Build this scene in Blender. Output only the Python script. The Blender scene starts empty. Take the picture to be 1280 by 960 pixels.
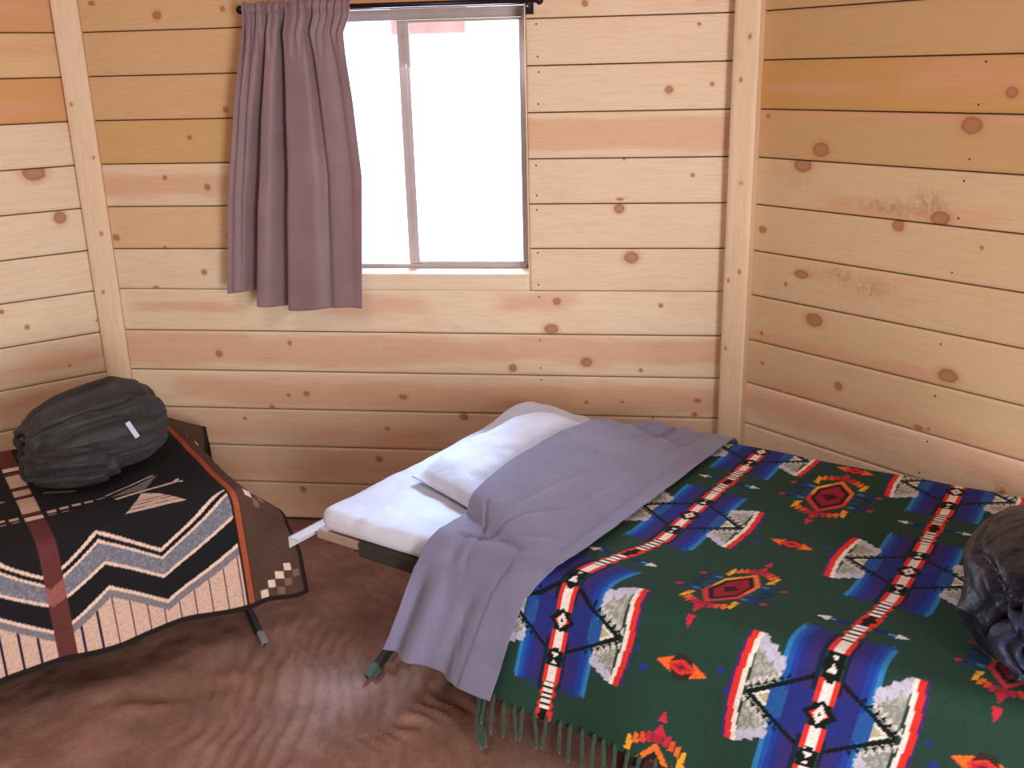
import bpy, math, random
import numpy as np
from mathutils import Vector, Matrix

random.seed(4)
scene = bpy.context.scene
COL = scene.collection

# ------------------------------------------------------------------ helpers
def lin(c):
    c = np.asarray(c, float) / 255.0
    return np.where(c <= 0.04045, c / 12.92, ((c + 0.055) / 1.055) ** 2.4)

def rgba(c):
    l = lin(c)
    return (float(l[0]), float(l[1]), float(l[2]), 1.0)

def _hash(i, j, k, seed):
    h = (i * 374761393 + j * 668265263 + k * 2147483647 % 1013904223 + seed * 1274126177) & 0xFFFFFFFF
    h = ((h ^ (h >> 13)) * 1274126177) & 0xFFFFFFFF
    h = h ^ (h >> 16)
    return (h & 0xFFFF) / 65535.0 * 2 - 1

def vnoise(x, y, z=0.0, seed=0):
    x, y, z = np.broadcast_arrays(np.asarray(x, float), np.asarray(y, float), np.asarray(z, float))
    xi = np.floor(x).astype(np.int64); yi = np.floor(y).astype(np.int64); zi = np.floor(z).astype(np.int64)
    fx, fy, fz = x - xi, y - yi, z - zi
    fx = fx * fx * fx * (fx * (fx * 6 - 15) + 10); fy = fy * fy * fy * (fy * (fy * 6 - 15) + 10); fz = fz * fz * fz * (fz * (fz * 6 - 15) + 10)
    r = 0
    for a in (0, 1):
        for b in (0, 1):
            for c in (0, 1):
                w = (fx if a else 1 - fx) * (fy if b else 1 - fy) * (fz if c else 1 - fz)
                r = r + w * _hash(xi + a, yi + b, zi + c, seed)
    return r

def fbm(x, y, z=0.0, seed=0, oct=3):
    r = 0; a = 1.0
    for o in range(oct):
        r = r + a * vnoise(np.asarray(x) * 2 ** o, np.asarray(y) * 2 ** o, np.asarray(z) * 2 ** o, seed + 17 * o)
        a *= 0.5
    return r

def sstep(a, b, x):
    t = np.clip((x - a) / (b - a), 0, 1)
    return t * t * (3 - 2 * t)

def link(o, parent=None):
    COL.objects.link(o)
    if parent is not None:
        o.parent = parent
    return o

def tag(o, label=None, cat=None, group=None, kind=None):
    if label: o['label'] = label
    if cat: o['category'] = cat
    if group: o['group'] = group
    if kind: o['kind'] = kind
    return o

def empty(name, loc, label, cat, group=None):
    o = bpy.data.objects.new(name, None)
    o.empty_display_size = 0.1
    o.location = loc
    link(o)
    return tag(o, label, cat, group)

def mesh(name, verts, faces, mat, parent=None, origin=None, smooth=True, attrs=None, weld=False):
    verts = np.asarray(verts, float)
    if parent is not None:
        org = np.array(parent.matrix_basis.translation)
        base = np.zeros(3)
        p = parent
        org = np.zeros(3)
        while p is not None:
            org += np.array(p.location); p = p.parent
        loc = np.zeros(3)
    else:
        org = np.zeros(3) if origin is None else np.asarray(origin, float)
        loc = org
    v = verts - org
    me = bpy.data.meshes.new(name)
    if isinstance(faces, np.ndarray):
        n = len(faces); k = faces.shape[1]
        me.vertices.add(len(v)); me.vertices.foreach_set('co', v.astype(np.float32).ravel())
        me.loops.add(n * k); me.loops.foreach_set('vertex_index', faces.astype(np.int32).ravel())
        me.polygons.add(n)
        me.polygons.foreach_set('loop_start', np.arange(0, n * k, k, dtype=np.int32))
        me.update(calc_edges=True)
        me.validate()
    else:
        me.from_pydata([tuple(q) for q in v], [], faces)
        me.update()
    if smooth:
        me.polygons.foreach_set('use_smooth', np.ones(len(me.polygons), dtype=bool))
    if attrs:
        for an, (typ, data) in attrs.items():
            at = me.attributes.new(an, typ, 'POINT')
            if typ == 'FLOAT_COLOR':
                d = np.ones((len(v), 4), np.float32); d[:, :3] = data
                at.data.foreach_set('color', d.ravel())
            elif typ == 'FLOAT':
                at.data.foreach_set('value', np.asarray(data, np.float32).ravel())
            else:
                at.data.foreach_set('vector', np.asarray(data, np.float32).ravel())
    if mat is not None:
        me.materials.append(mat)
    o = bpy.data.objects.new(name, me)
    o.location = loc
    return link(o, parent)

def gridfaces(n, m, flip=False, wrap=False):
    i = np.arange(n - 1)[:, None]
    mm = m if wrap else m - 1
    j = np.arange(mm)[None, :]
    a = i * m + j; b = (i + 1) * m + j; c = (i + 1) * m + (j + 1) % m; d = i * m + (j + 1) % m
    f = np.stack([a, b, c, d], -1).reshape(-1, 4)
    return f[:, ::-1].copy() if flip else f

class MB:
    """collects boxes, bars and tubes into one mesh"""
    def __init__(s): s.v = []; s.f = []
    def add(s, vs, fs):
        o = len(s.v); s.v += [tuple(map(float, q)) for q in vs]; s.f += [tuple(o + i for i in f) for f in fs]
    def box(s, c, ax, ay, az, hx, hy, hz, bev=0.0):
        c, ax, ay, az = map(lambda q: np.asarray(q, float), (c, ax, ay, az))
        if bev <= 0:
            vs = [c + ax * hx * i + ay * hy * j + az * hz * k for i in (-1, 1) for j in (-1, 1) for k in (-1, 1)]
            s.add(vs, [(0, 1, 3, 2), (4, 6, 7, 5), (0, 4, 5, 1), (2, 3, 7, 6), (0, 2, 6, 4), (1, 5, 7, 3)])
            return
        # bevelled long box: octagonal section across ay,az and chamfered ends
        b = bev
        sec = [(-hy + b, -hz), (hy - b, -hz), (hy, -hz + b), (hy, hz - b), (hy - b, hz), (-hy + b, hz), (-hy, hz - b), (-hy, -hz + b)]
        rings = [(-hx, 0.0), (-hx + b, 1.0), (hx - b, 1.0), (hx, 0.0)]
        vs = []
        for x, full in rings:
            for (y, z) in sec:
                if not full:
                    y = y * (hy - b) / hy; z = z * (hz - b) / hz
                vs.append(c + ax * x + ay * y + az * z)
        fs = []
        for r in range(3):
            for q in range(8):
                fs.append((r * 8 + q, r * 8 + (q + 1) % 8, (r + 1) * 8 + (q + 1) % 8, (r + 1) * 8 + q))
        fs.append(tuple(range(7, -1, -1))); fs.append(tuple(24 + q for q in range(8)))
        s.add(vs, fs)
    def tube(s, pts, r, n=12, caps=True):
        pts = [np.asarray(p, float) for p in pts]
        rs = r if isinstance(r, (list, tuple)) else [r] * len(pts)
        vs = []; fs = []
        up = np.array([0, 0, 1.0])
        for i, p in enumerate(pts):
            t = pts[min(i + 1, len(pts) - 1)] - pts[max(i - 1, 0)]
            t /= np.linalg.norm(t) + 1e-12
            a = np.cross(t, up if abs(t @ up) < 0.95 else np.array([1.0, 0, 0])); a /= np.linalg.norm(a)
            b = np.cross(t, a)
            for k in range(n):
                th = 2 * math.pi * k / n
                vs.append(p + rs[i] * (a * math.cos(th) + b * math.sin(th)))
        for i in range(len(pts) - 1):
            for k in range(n):
                fs.append((i * n + k, i * n + (k + 1) % n, (i + 1) * n + (k + 1) % n, (i + 1) * n + k))
        if caps:
            fs.append(tuple(range(n - 1, -1, -1))); fs.append(tuple((len(pts) - 1) * n + k for k in range(n)))
        s.add(vs, fs)
    def ball(s, c, r, n=14, m=9, sq=(1, 1, 1)):
        vs = []; fs = []
        for i in range(m + 1):
            ph = math.pi * i / m
            for k in range(n):
                th = 2 * math.pi * k / n
                vs.append((c[0] + r * sq[0] * math.sin(ph) * math.cos(th), c[1] + r * sq[1] * math.sin(ph) * math.sin(th), c[2] + r * sq[2] * math.cos(ph)))
        for i in range(m):
            for k in range(n):
                fs.append((i * n + k, (i + 1) * n + k, (i + 1) * n + (k + 1) % n, i * n + (k + 1) % n))
        s.add(vs, fs)
    def build(s, name, mat, parent=None, origin=None, smooth=False):
        return mesh(name, s.v, s.f, mat, parent, origin, smooth)

def solidify(o, th, off=-1):
    m = o.modifiers.new('thickness', 'SOLIDIFY'); m.thickness = th; m.offset = off
    return o

# ------------------------------------------------------------------ materials
class NT:
    def __init__(s, name):
        s.m = bpy.data.materials.new(name); s.m.use_nodes = True
        s.t = s.m.node_tree; s.t.nodes.clear()
        s.out = s.t.nodes.new('ShaderNodeOutputMaterial')
        s.b = s.t.nodes.new('ShaderNodeBsdfPrincipled')
        s.t.links.new(s.b.outputs[0], s.out.inputs[0])
    def n(s, typ, **kw):
        nd = s.t.nodes.new(typ)
        for k, v in kw.items(): setattr(nd, k, v)
        return nd
    def l(s, a, b): s.t.links.new(a, b)
    def put(s, sock, v):
        if isinstance(v, bpy.types.NodeSocket): s.l(v, sock)
        else: sock.default_value = v
    def math(s, op, a, b=0.0, c=None, clamp=False):
        nd = s.n('ShaderNodeMath', operation=op, use_clamp=clamp)
        s.put(nd.inputs[0], a); s.put(nd.inputs[1], b)
        if c is not None: s.put(nd.inputs[2], c)
        return nd.outputs[0]
    def mix(s, f, a, b, blend='MIX'):
        nd = s.n('ShaderNodeMix', data_type='RGBA', blend_type=blend)
        s.put(nd.inputs[0], f); s.put(nd.inputs[6], a); s.put(nd.inputs[7], b)
        return nd.outputs[2]
    def attr(s, name, out='Fac'):
        nd = s.n('ShaderNodeAttribute', attribute_name=name); return nd.outputs[out]
    def noise(s, vec, scale, detail=3, rough=0.55, dist=0.0):
        nd = s.n('ShaderNodeTexNoise'); s.l(vec, nd.inputs['Vector'])
        nd.inputs['Scale'].default_value = scale; nd.inputs['Detail'].default_value = detail
        nd.inputs['Roughness'].default_value = rough; nd.inputs['Distortion'].default_value = dist
        return nd.outputs[0]
    def scale(s, vec, v):
        nd = s.n('ShaderNodeVectorMath', operation='MULTIPLY'); s.l(vec, nd.inputs[0]); nd.inputs[1].default_value = v
        return nd.outputs[0]
    def smooth(s, v, lo, hi):
        nd = s.n('ShaderNodeMapRange', interpolation_type='SMOOTHSTEP'); s.put(nd.inputs[0], v)
        nd.inputs[1].default_value = lo; nd.inputs[2].default_value = hi
        return nd.outputs[0]
    def bump(s, h, strength, dist=0.002):
        nd = s.n('ShaderNodeBump'); nd.inputs['Strength'].default_value = strength; nd.inputs['Distance'].default_value = dist
        s.l(h, nd.inputs['Height']); s.l(nd.outputs[0], s.b.inputs['Normal'])
    def obj(s): return s.n('ShaderNodeTexCoord').outputs['Object']

def mat_wood():
    t = NT('pine_boards')
    wc = t.attr('wc', 'Vector'); tint = t.attr('tint', 'Color'); heart = t.attr('heart'); knot = t.attr('knot')
    g1 = t.noise(t.scale(wc, (2.2, 38.0, 37.0)), 1.0, 3, 0.6, 0.6)
    g2 = t.noise(t.scale(wc, (9.0, 230.0, 91.0)), 1.0, 2, 0.6)
    blot = t.noise(t.scale(wc, (7.0, 16.0, 53.0)), 1.0, 3, 0.6)
    hn = t.noise(t.scale(wc, (3.0, 13.0, 71.0)), 1.0, 4, 0.6)
    hv = t.math('ADD', heart, t.math('MULTIPLY', t.math('SUBTRACT', hn, 0.5), 1.7))
    hf = t.math('MULTIPLY', t.smooth(hv, -0.25, 0.55), 0.6)
    c = t.mix(hf, tint, (*lin((206, 152, 122)), 1))
    # growth rings bend round the knots
    ring = t.math('SINE', t.math('ADD', t.math('MULTIPLY', g1, 42.0), t.math('DIVIDE', 5.0, t.math('ADD', knot, 0.6))))
    c = t.mix(t.math('MULTIPLY', t.smooth(ring, 0.0, 1.0), 0.10), c, (*lin((178, 118, 70)), 1))
    c = t.mix(t.math('MULTIPLY', t.smooth(g2, 0.5, 0.8), 0.22), c, (*lin((172, 120, 78)), 1))
    c = t.mix(t.math('MULTIPLY', t.smooth(blot, 0.52, 0.8), 0.22), c, (*lin((196, 142, 96)), 1))
    stn = t.noise(t.scale(wc, (42, 26, 7)), 1.0, 4, 0.65, 1.5)
    c = t.mix(t.math('MULTIPLY', t.math('MULTIPLY', t.attr('stain'), t.smooth(stn, 0.36, 0.62)), 0.55), c, (*lin((138, 92, 62)), 1))
    # knots
    kn = t.math('ADD', knot, t.math('MULTIPLY', t.math('SUBTRACT', t.noise(t.scale(wc, (60, 60, 11)), 1.0, 2), 0.5), 0.35))
    halo = t.math('MULTIPLY', t.math('SUBTRACT', 1.0, t.smooth(kn, 0.9, 1.9)), 0.45)
    c = t.mix(halo, c, (*lin((190, 128, 78)), 1))
    ins = t.math('MULTIPLY', t.math('SUBTRACT', 1.0, t.smooth(kn, 0.85, 1.1)), 0.76)
    kc = t.mix(t.smooth(kn, 0.5, 0.98), (*lin((160, 104, 76)), 1), (*lin((132, 82, 60)), 1))
    c = t.mix(ins, c, kc)
    t.l(c, t.b.inputs['Base Color'])
    t.b.inputs['Roughness'].default_value = 0.62
    t.b.inputs['Specular IOR Level'].default_value = 0.3
    t.bump(t.math('ADD', g2, g1), 0.18, 0.0015)
    return t.m

def mat_plain(name, c, rough=0.6, metal=0.0, ns=0, namt=0.12, bump=0.0, sheen=0.0, spec=0.5):
    t = NT(name)
    col = rgba(c)
    v = t.obj()
    n = t.noise(v, ns or 12.0, 3)
    dark = tuple(x * (1 - 2 * namt) for x in col[:3]) + (1,)
    t.l(t.mix(t.smooth(n, 0.3, 0.7), dark, col), t.b.inputs['Base Color'])
    t.b.inputs['Roughness'].default_value = rough
    t.b.inputs['Metallic'].default_value = metal
    t.b.inputs['Specular IOR Level'].default_value = spec
    if sheen:
        t.b.inputs['Sheen Weight'].default_value = sheen
    if bump:
        t.bump(t.noise(v, 900.0 if bump < 0.5 else 60.0, 2), min(bump, 1.0), 0.002)
    return t.m

def mat_cloth(name, c, weave=700.0, rough=0.85, wr=0.25, sheen=0.2, spec=0.25):
    t = NT(name)
    v = t.obj()
    n = t.noise(v, 6.0, 4, 0.6)
    fine = t.noise(v, weave, 1)
    col = rgba(c)
    d = tuple(x * 0.86 for x in col[:3]) + (1,)
    t.l(t.mix(t.smooth(n, 0.35, 0.65), d, col), t.b.inputs['Base Color'])
    t.b.inputs['Roughness'].default_value = rough
    t.b.inputs['Specular IOR Level'].default_value = spec
    t.b.inputs['Sheen Weight'].default_value = sheen
    crinkle = t.noise(v, 34.0, 4, 0.62, 0.8)
    t.bump(t.math('ADD', t.math('MULTIPLY', crinkle, 1.0), t.math('MULTIPLY', fine, 0.12)), wr, 0.012)
    return t.m

def mat_wool(name):
    t = NT(name)
    col = t.attr('Col', 'Color')
    v = t.obj()
    fz = t.noise(v, 520.0, 2)
    fz2 = t.noise(v, 160.0, 3)
    c = t.mix(t.math('MULTIPLY', t.smooth(fz2, 0.4, 0.75), 0.28), col, (0.012, 0.015, 0.014, 1))
    t.l(c, t.b.inputs['Base Color'])
    t.b.inputs['Roughness'].default_value = 0.95
    t.b.inputs['Specular IOR Level'].default_value = 0.1
    t.b.inputs['Sheen Weight'].default_value = 0.02
    t.b.inputs['Sheen Roughness'].default_value = 0.5
    t.bump(t.math('ADD', fz, fz2), 0.35, 0.003)
    return t.m

def mat_dirt():
    t = NT('red_dirt')
    v = t.obj()
    a = t.noise(v, 5.0, 5, 0.65); b = t.noise(v, 70.0, 4, 0.7); g = t.noise(v, 420.0, 2)
    c = t.mix(t.smooth(a, 0.3, 0.7), rgba((126, 92, 80)), rgba((156, 118, 104)))
    c = t.mix(t.math('MULTIPLY', t.smooth(b, 0.45, 0.75), 0.4), c, rgba((108, 76, 66)))
    c = t.mix(t.smooth(g, 0.70, 0.76), c, rgba((205, 170, 150)))
    t.l(c, t.b.inputs['Base Color'])
    t.b.inputs['Roughness'].default_value = 0.95
    t.b.inputs['Specular IOR Level'].default_value = 0.1
    t.bump(t.math('ADD', t.math('MULTIPLY', b, 1.0), t.math('MULTIPLY', g, 0.4)), 0.5, 0.006)
    return t.m

def mat_glass():
    m = bpy.data.materials.new('window_glass'); m.use_nodes = True
    t = m.node_tree; t.nodes.clear()
    o = t.nodes.new('ShaderNodeOutputMaterial'); mx = t.nodes.new('ShaderNodeMixShader')
    tr = t.nodes.new('ShaderNodeBsdfTransparent'); gl = t.nodes.new('ShaderNodeBsdfGlossy'); gl.inputs['Roughness'].default_value = 0.02
    fr = t.nodes.new('ShaderNodeFresnel'); fr.inputs['IOR'].default_value = 1.35
    tr.inputs[0].default_value = (0.97, 0.98, 0.98, 1)
    t.links.new(fr.outputs[0], mx.inputs[0]); t.links.new(tr.outputs[0], mx.inputs[1]); t.links.new(gl.outputs[0], mx.inputs[2])
    t.links.new(mx.outputs[0], o.inputs[0])
    return m

def mat_nylon(name, c, rough=0.5, hi=None, sheen=0.06):
    t = NT(name)
    v = t.obj()
    n = t.noise(v, 9.0, 4, 0.6, 0.6)
    col = rgba(c); d = tuple(x * 0.6 for x in col[:3]) + (1,)
    t.l(t.mix(t.smooth(n, 0.3, 0.7), d, col), t.b.inputs['Base Color'])
    t.b.inputs['Roughness'].default_value = rough
    t.b.inputs['Specular IOR Level'].default_value = 0.22
    t.b.inputs['Sheen Weight'].default_value = sheen
    w = t.noise(t.scale(v, (1, 1, 1)), 16.0, 4, 0.5, 0.8)
    t.bump(w, 0.35, 0.03)
    return t.m

M = dict(
    wood=mat_wood(),
    backing=mat_plain('dark_sheathing', (112, 80, 58), 0.9),
    nail=mat_plain('nail_steel', (70, 52, 42), 0.6),
    dirt=mat_dirt(),
    sand=mat_plain('pale_desert_sand', (238, 222, 205), 0.95, ns=0.6, namt=0.05),
    plank_pink=mat_plain('pale_pink_plank', (240, 190, 184), 0.7),
    bronze=mat_plain('bronze_aluminium', (186, 172, 168), 0.45, 0.1, namt=0.05),
    glass=mat_glass(),
    rod=mat_plain('dark_bronze_rod', (38, 26, 28), 0.35, 0.6),
    curtain=mat_cloth('mauve_brown_curtain', (134, 107, 111), 900, 0.55, 0.06, 0.25, 0.4),
    sheet=mat_cloth('white_cotton_sheet', (204, 207, 222), 900, 0.85, 0.22),
    pillowcase=mat_cloth('white_cotton_pillowcase', (208, 210, 225), 900, 0.85, 0.25),
    grey=mat_cloth('lilac_grey_sheet', (120, 116, 143), 800, 0.8, 0.2),
    wool=mat_wool('patterned_wool'),
    wool_l=mat_wool('woven_cotton'),
    tassel=mat_plain('green_wool_yarn', (40, 66, 48), 0.95, ns=80, namt=0.2, sheen=0.2),
    alu=mat_plain('white_painted_steel', (214, 214, 222), 0.4, 0.2, namt=0.03),
    tube=mat_plain('beige_steel_tube', (176, 152, 140), 0.45, 0.3, namt=0.05),
    legsteel=mat_plain('dark_green_steel', (44, 46, 42), 0.5, 0.3),
    legcap=mat_plain('grey_plastic_cap', (118, 108, 108), 0.6),
    footcap=mat_plain('green_plastic_cap', (66, 84, 72), 0.6),
    canvas=mat_plain('dark_canvas', (46, 40, 36), 0.9, ns=40),
    bag_grey=mat_nylon('charcoal_nylon', (60, 58, 60), 0.6),
    bag_navy=mat_nylon('navy_nylon', (11, 15, 34), 0.42),
    bag_in=mat_nylon('navy_lining', (30, 36, 58), 0.5),
    bag_gin=mat_nylon('charcoal_lining', (52, 49, 51), 0.6),
    tagw=mat_plain('white_ribbon', (190, 195, 215), 0.6),
    white=mat_plain('white_cord', (210, 208, 205), 0.6),
    cedar=mat_plain('cedar_logs', (170, 125, 85), 0.8, ns=6),
)

# ------------------------------------------------------------------ the plan of the octagonal cabin
TB = math.radians(-7.90)
P0 = np.array([-0.756, 3.321, 0.0])
def dirv(deg):
    a = math.radians(deg); return np.array([math.cos(a), math.sin(a), 0.0])
D = dirv(-7.90); SIDE = 2.14
KL = P0 + D * -0.64
ZUP = np.array([0, 0, 1.0])
ROWS = [0, .14, .28, .42, .56, .704, .850, .990, 1.133, 1.274, 1.415, 1.554, 1.690, 1.832, 1.975, 2.12]

# (corner at the start, direction) of each wall going clockwise seen from above
corners = [KL]; angs = []
a = -7.90
for i in range(8):
    angs.append(a); corners.append(corners[-1] + dirv(a) * SIDE); a -= 45.0
CENTER = sum(corners[:8]) / 8

PALE = (222, 197, 168); TAN = (208, 169, 126); GOLD = (204, 164, 113); ORANGE = (204, 146, 96); SAL = (204, 154, 120); BEIGE = (214, 184, 158); CREAM = (224, 201, 172)

def wall(name, k, deg, boards, knots, nails, visible, backing, stains=()):
    """boards: (s0,s1,z0,z1,tint,[(zc,hw,s_a,s_b,strength)...]); s along the wall, inside face at the plane"""
    d = dirv(deg); nin = np.array([math.sin(math.radians(deg)), -math.cos(math.radians(deg)), 0.0])  # into the room
    V = []; F = []; WC = []; TI = []; HE = []; KN = []; SN = []; off = 0
    for bi, (s0, s1, z0, z1, tint, hearts) in enumerate(boards):
        rnd = (bi * 0.618 + 0.13) % 1.0 * 7
        ss = [s0, s0 + .003]
        x = s0 + .003
        while x < s1 - .004:
            x += .0075 if (visible[0] <= x <= visible[1]) else .12
            ss.append(min(x, s1 - .003))
        if ss[-1] < s1 - .0031: ss.append(s1 - .003)
        ss.append(s1)
        zz = [z0, z0 + .003] + list(np.linspace(z0 + .003, z1 - .003, max(2, int((z1 - z0) / .0075)))[1:-1]) + [z1 - .003, z1]
        ss = np.array(sorted(set(np.round(ss, 5)))); zz = np.array(zz)
        S, Z = np.meshgrid(ss, zz, indexing='ij')
        n, m = S.shape
        dep = np.zeros_like(S)
        dep[0, :] = dep[-1, :] = -.002; dep[:, 0] = dep[:, -1] = -.0025
        dep = dep + .0012 * vnoise(S * 1.3, Z * 9 + bi * 3.1, seed=bi)
        pts = k + S[..., None] * d + Z[..., None] * ZUP + dep[..., None] * nin
        back = k + S[..., None] * d + Z[..., None] * ZUP - .0145 * nin
        he = np.full(S.shape, -1.0)
        for (zc, hw, sa, sb, st) in hearts:
            f = np.minimum(1 - np.abs(Z - zc) / hw, 1) * st
            f = np.minimum(f, np.minimum((S - sa) / .16, (sb - S) / .16))
            he = np.maximum(he, f)
        kn = np.full(S.shape, 6.0)
        for (ks, kz, rs, rz) in knots:
            if ks < s0 - .06 or ks > s1 + .06 or kz < z0 or kz > z1: continue
            kn = np.minimum(kn, np.sqrt(((S - ks) / max(rs, .004)) ** 2 + ((Z - kz) / max(rz, .004)) ** 2))
        sn = np.zeros(S.shape)
        for (a, b, rs, rz, st) in stains:
            if z0 < b < z1: sn = np.maximum(sn, st * np.exp(-((S - a) / rs) ** 2 - ((Z - b) / rz) ** 2))
        def emit(P, he, kn, S, Z, flip):
            nonlocal off
            n, m = S.shape
            V.append(P.reshape(-1, 3)); F.append(gridfaces(n, m, flip) + off); off += n * m
            WC.append(np.stack([S + rnd * 3, Z, np.full(S.shape, rnd)], -1).reshape(-1, 3))
            TI.append(np.tile(lin(tint), (n * m, 1))); HE.append(he.ravel()); KN.append(kn.ravel())
            SN.append(sn.ravel() if sn.size == n * m else np.zeros(n * m))
        emit(pts, he, kn, S, Z, True)
        for sl in ((0, slice(None)), (-1, slice(None)), (slice(None), 0), (slice(None), -1)):
            P = np.stack([pts[sl], back[sl]]); h2 = np.stack([he[sl]] * 2); k2 = np.stack([kn[sl]] * 2); s2 = np.stack([S[sl]] * 2); z2 = np.stack([Z[sl]] * 2)
            emit(P, h2, k2, s2, z2, False)
    o = mesh(name, np.concatenate(V), np.concatenate(F), M['wood'], origin=k, smooth=False,
             attrs={'wc': ('FLOAT_VECTOR', np.concatenate(WC)), 'tint': ('FLOAT_COLOR', np.concatenate(TI)), 'heart': ('FLOAT', np.concatenate(HE)), 'knot': ('FLOAT', np.concatenate(KN)), 'stain': ('FLOAT', np.concatenate(SN))})
    tag(o, kind='structure')
    b = MB()
    for (s0, s1, z0, z1) in backing:
        b.box(k + d * (s0 + s1) / 2 + ZUP * (z0 + z1) / 2 - nin * .0855, d, nin, ZUP, (s1 - s0) / 2, .071, (z1 - z0) / 2)
    b.build('sheathing', M['backing'], o)
    if nails:
        nb = MB()
        for (s, z) in nails:
            c = k + d * s + ZUP * z + nin * .0006
            vs = [c + .003 * (d * math.cos(q) + ZUP * math.sin(q)) for q in np.linspace(0, 2 * math.pi, 9)[:-1]]
            nb.add(vs, [tuple(range(8))])
        nb.build('nail_heads', M['nail'], o)
    return o

G = .0020
def plain_boards(s0, s1, tints, hearts={}):
    return [(s0, s1, ROWS[i] + G, ROWS[i + 1] - G, tints[i], hearts.get(i, [])) for i in range(15)]

# ---- back wall (s measured from KL, i.e. +0.64 from the survey origin)
W0, W1, WZ0, WZ1 = .67, 1.467, .907, 1.735
def H(zc, hw, sa=-9, sb=9, st=1.0): return (zc, hw, sa, sb, st)
bb = []
low = [(BEIGE, [H(.07, .09, -1, 3, .5)]), (BEIGE, [H(.2, .06, .3, 1.5, .4)]), (BEIGE, [H(.33, .05, .2, 1.2, .35)]),
       (PALE, [H(.475, .055, .3, 2.3, 1.0), H(.5, .04, .2, .8, .7)]), (PALE, [H(.637, .06, -1, 1.0, 1.3), H(.65, .05, .9, 2.3, 1.1)])]
for i, (tn, hh) in enumerate(low):
    bb.append((0, SIDE, ROWS[i] + G, ROWS[i + 1] - G, tn, hh))
bb.append((0, SIDE, ROWS[5] + G, ROWS[6] - (.0004), CREAM, [H(.79, .02, .05, .45, .8), H(.80, .035, .75, 1.15, .6), H(.81, .035, 1.35, 1.62, .6)]))
bb.append((W0 - .003, W1 + .0, ROWS[6] + .0002, WZ0 - .002, CREAM, []))
L_ = {6: (CREAM, []), 7: ((215, 181, 142), []), 8: (PALE, [H(1.2, .045, -1, 3, .9)]), 9: (GOLD, []), 10: (TAN, []), 11: (TAN, []), 12: (TAN, [])}
R_ = {6: (PALE, []), 7: (PALE, []), 8: (PALE, []), 9: (PALE, [H(1.345, .052, -1, 3, 1.6)]), 10: (PALE, []), 11: (PALE, []), 12: (PALE, [H(1.76, .05, -1, 3, .3)])}
for i in range(6, 13):
    bb.append((0, W0 - .006, ROWS[i] + G, ROWS[i + 1] - G, *L_[i]))
    bb.append((W1 + .006, SIDE, ROWS[i] + G, ROWS[i + 1] - G, *R_[i]))
bb.append((W0 - .003, W1 + .003, WZ1 + .002, ROWS[13] - G, ORANGE, [H(1.79, .05, -1, 3, .9)]))
for i in (13, 14):
    bb.append((0, SIDE, ROWS[i] + G, ROWS[i + 1] - G, (TAN, PALE)[i % 2], []))
KB = [(-0.558, 1.776, 0.011, 0.007), (-0.343, 1.734, 0.015, 0.013), (-0.124, 1.747, 0.009, 0.008), (-0.148, 1.442, 0.01, 0.01), (-0.282, 1.356, 0.008, 0.008), (-0.385, 1.228, 0.008, 0.008), (-0.241, 1.195, 0.011, 0.011), (-0.589, 1.028, 0.012, 0.011), (-0.182, 1.028, 0.011, 0.01), (-0.417, 0.995, 0.006, 0.006), (-0.287, 0.91, 0.01, 0.01), (-0.468, 0.857, 0.012, 0.005), (-0.267, 0.621, 0.012, 0.012), (-0.007, 0.662, 0.008, 0.009), (-0.094, 0.427, 0.009, 0.009), (-0.199, 0.383, 0.007, 0.007), (-0.028, 0.473, 0.007, 0.007), (0.037, 0.48, 0.011, 0.009), (0.383, 0.475, 0.014, 0.009), (0.594, 0.407, 0.014, 0.012), (0.319, 0.356, 0.01, 0.007), (0.283, 0.241, 0.013, 0.012), (-0.008, 0.114, 0.011, 0.011), (1.011, 1.728, 0.01, 0.009), (1.266, 1.475, 0.013, 0.011), (1.394, 1.489, 0.007, 0.007), (1.35, 1.66, 0.006, 0.006), (1.133, 1.272, 0.005, 0.005), (1.345, 1.219, 0.008, 0.006), (1.119, 1.117, 0.017, 0.015), (1.159, 0.961, 0.024, 0.019), (0.918, 0.815, 0.013, 0.012), (1.256, 0.804, 0.008, 0.007), (0.899, 0.723, 0.024, 0.016), (1.015, 0.609, 0.019, 0.016), (1.195, 0.584, 0.007, 0.007), (0.767, 0.585, 0.014, 0.013), (1.015, 0.468, 0.007, 0.006), (1.136, 0.471, 0.006, 0.005), (1.384, 0.481, 0.013, 0.007), (1.375, 0.433, 0.011, 0.007), (1.238, 0.416, 0.004, 0.004), (1.1, 1.69, 0.014, 0.004), (1.121, 1.147, 0.013, 0.005)]
KB = [(s + .64, z, rs, rz) for s, z, rs, rz in KB]
NB = [(0.864, 1.674), (0.867, 1.58), (0.869, 1.535), (0.867, 1.441), (0.857, 1.254), (.858, 1.16), (.857, 1.115), (0.858, 1.026), (0.858, 0.976), (0.859, 0.871), (0.861, 0.684), (0.862, 0.587), (0.864, 0.545), (.86, .83)]
NB = [(s + .64, z) for s, z in NB]
wall('wall_back', KL, -7.90, bb, KB, NB, (0, SIDE),
     [(-.02, W0, 0, 2.12), (W1, SIDE + .02, 0, 2.12), (W0, W1, 0, WZ0 - .012), (W0, W1, WZ1 + .004, 2.12)])

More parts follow.
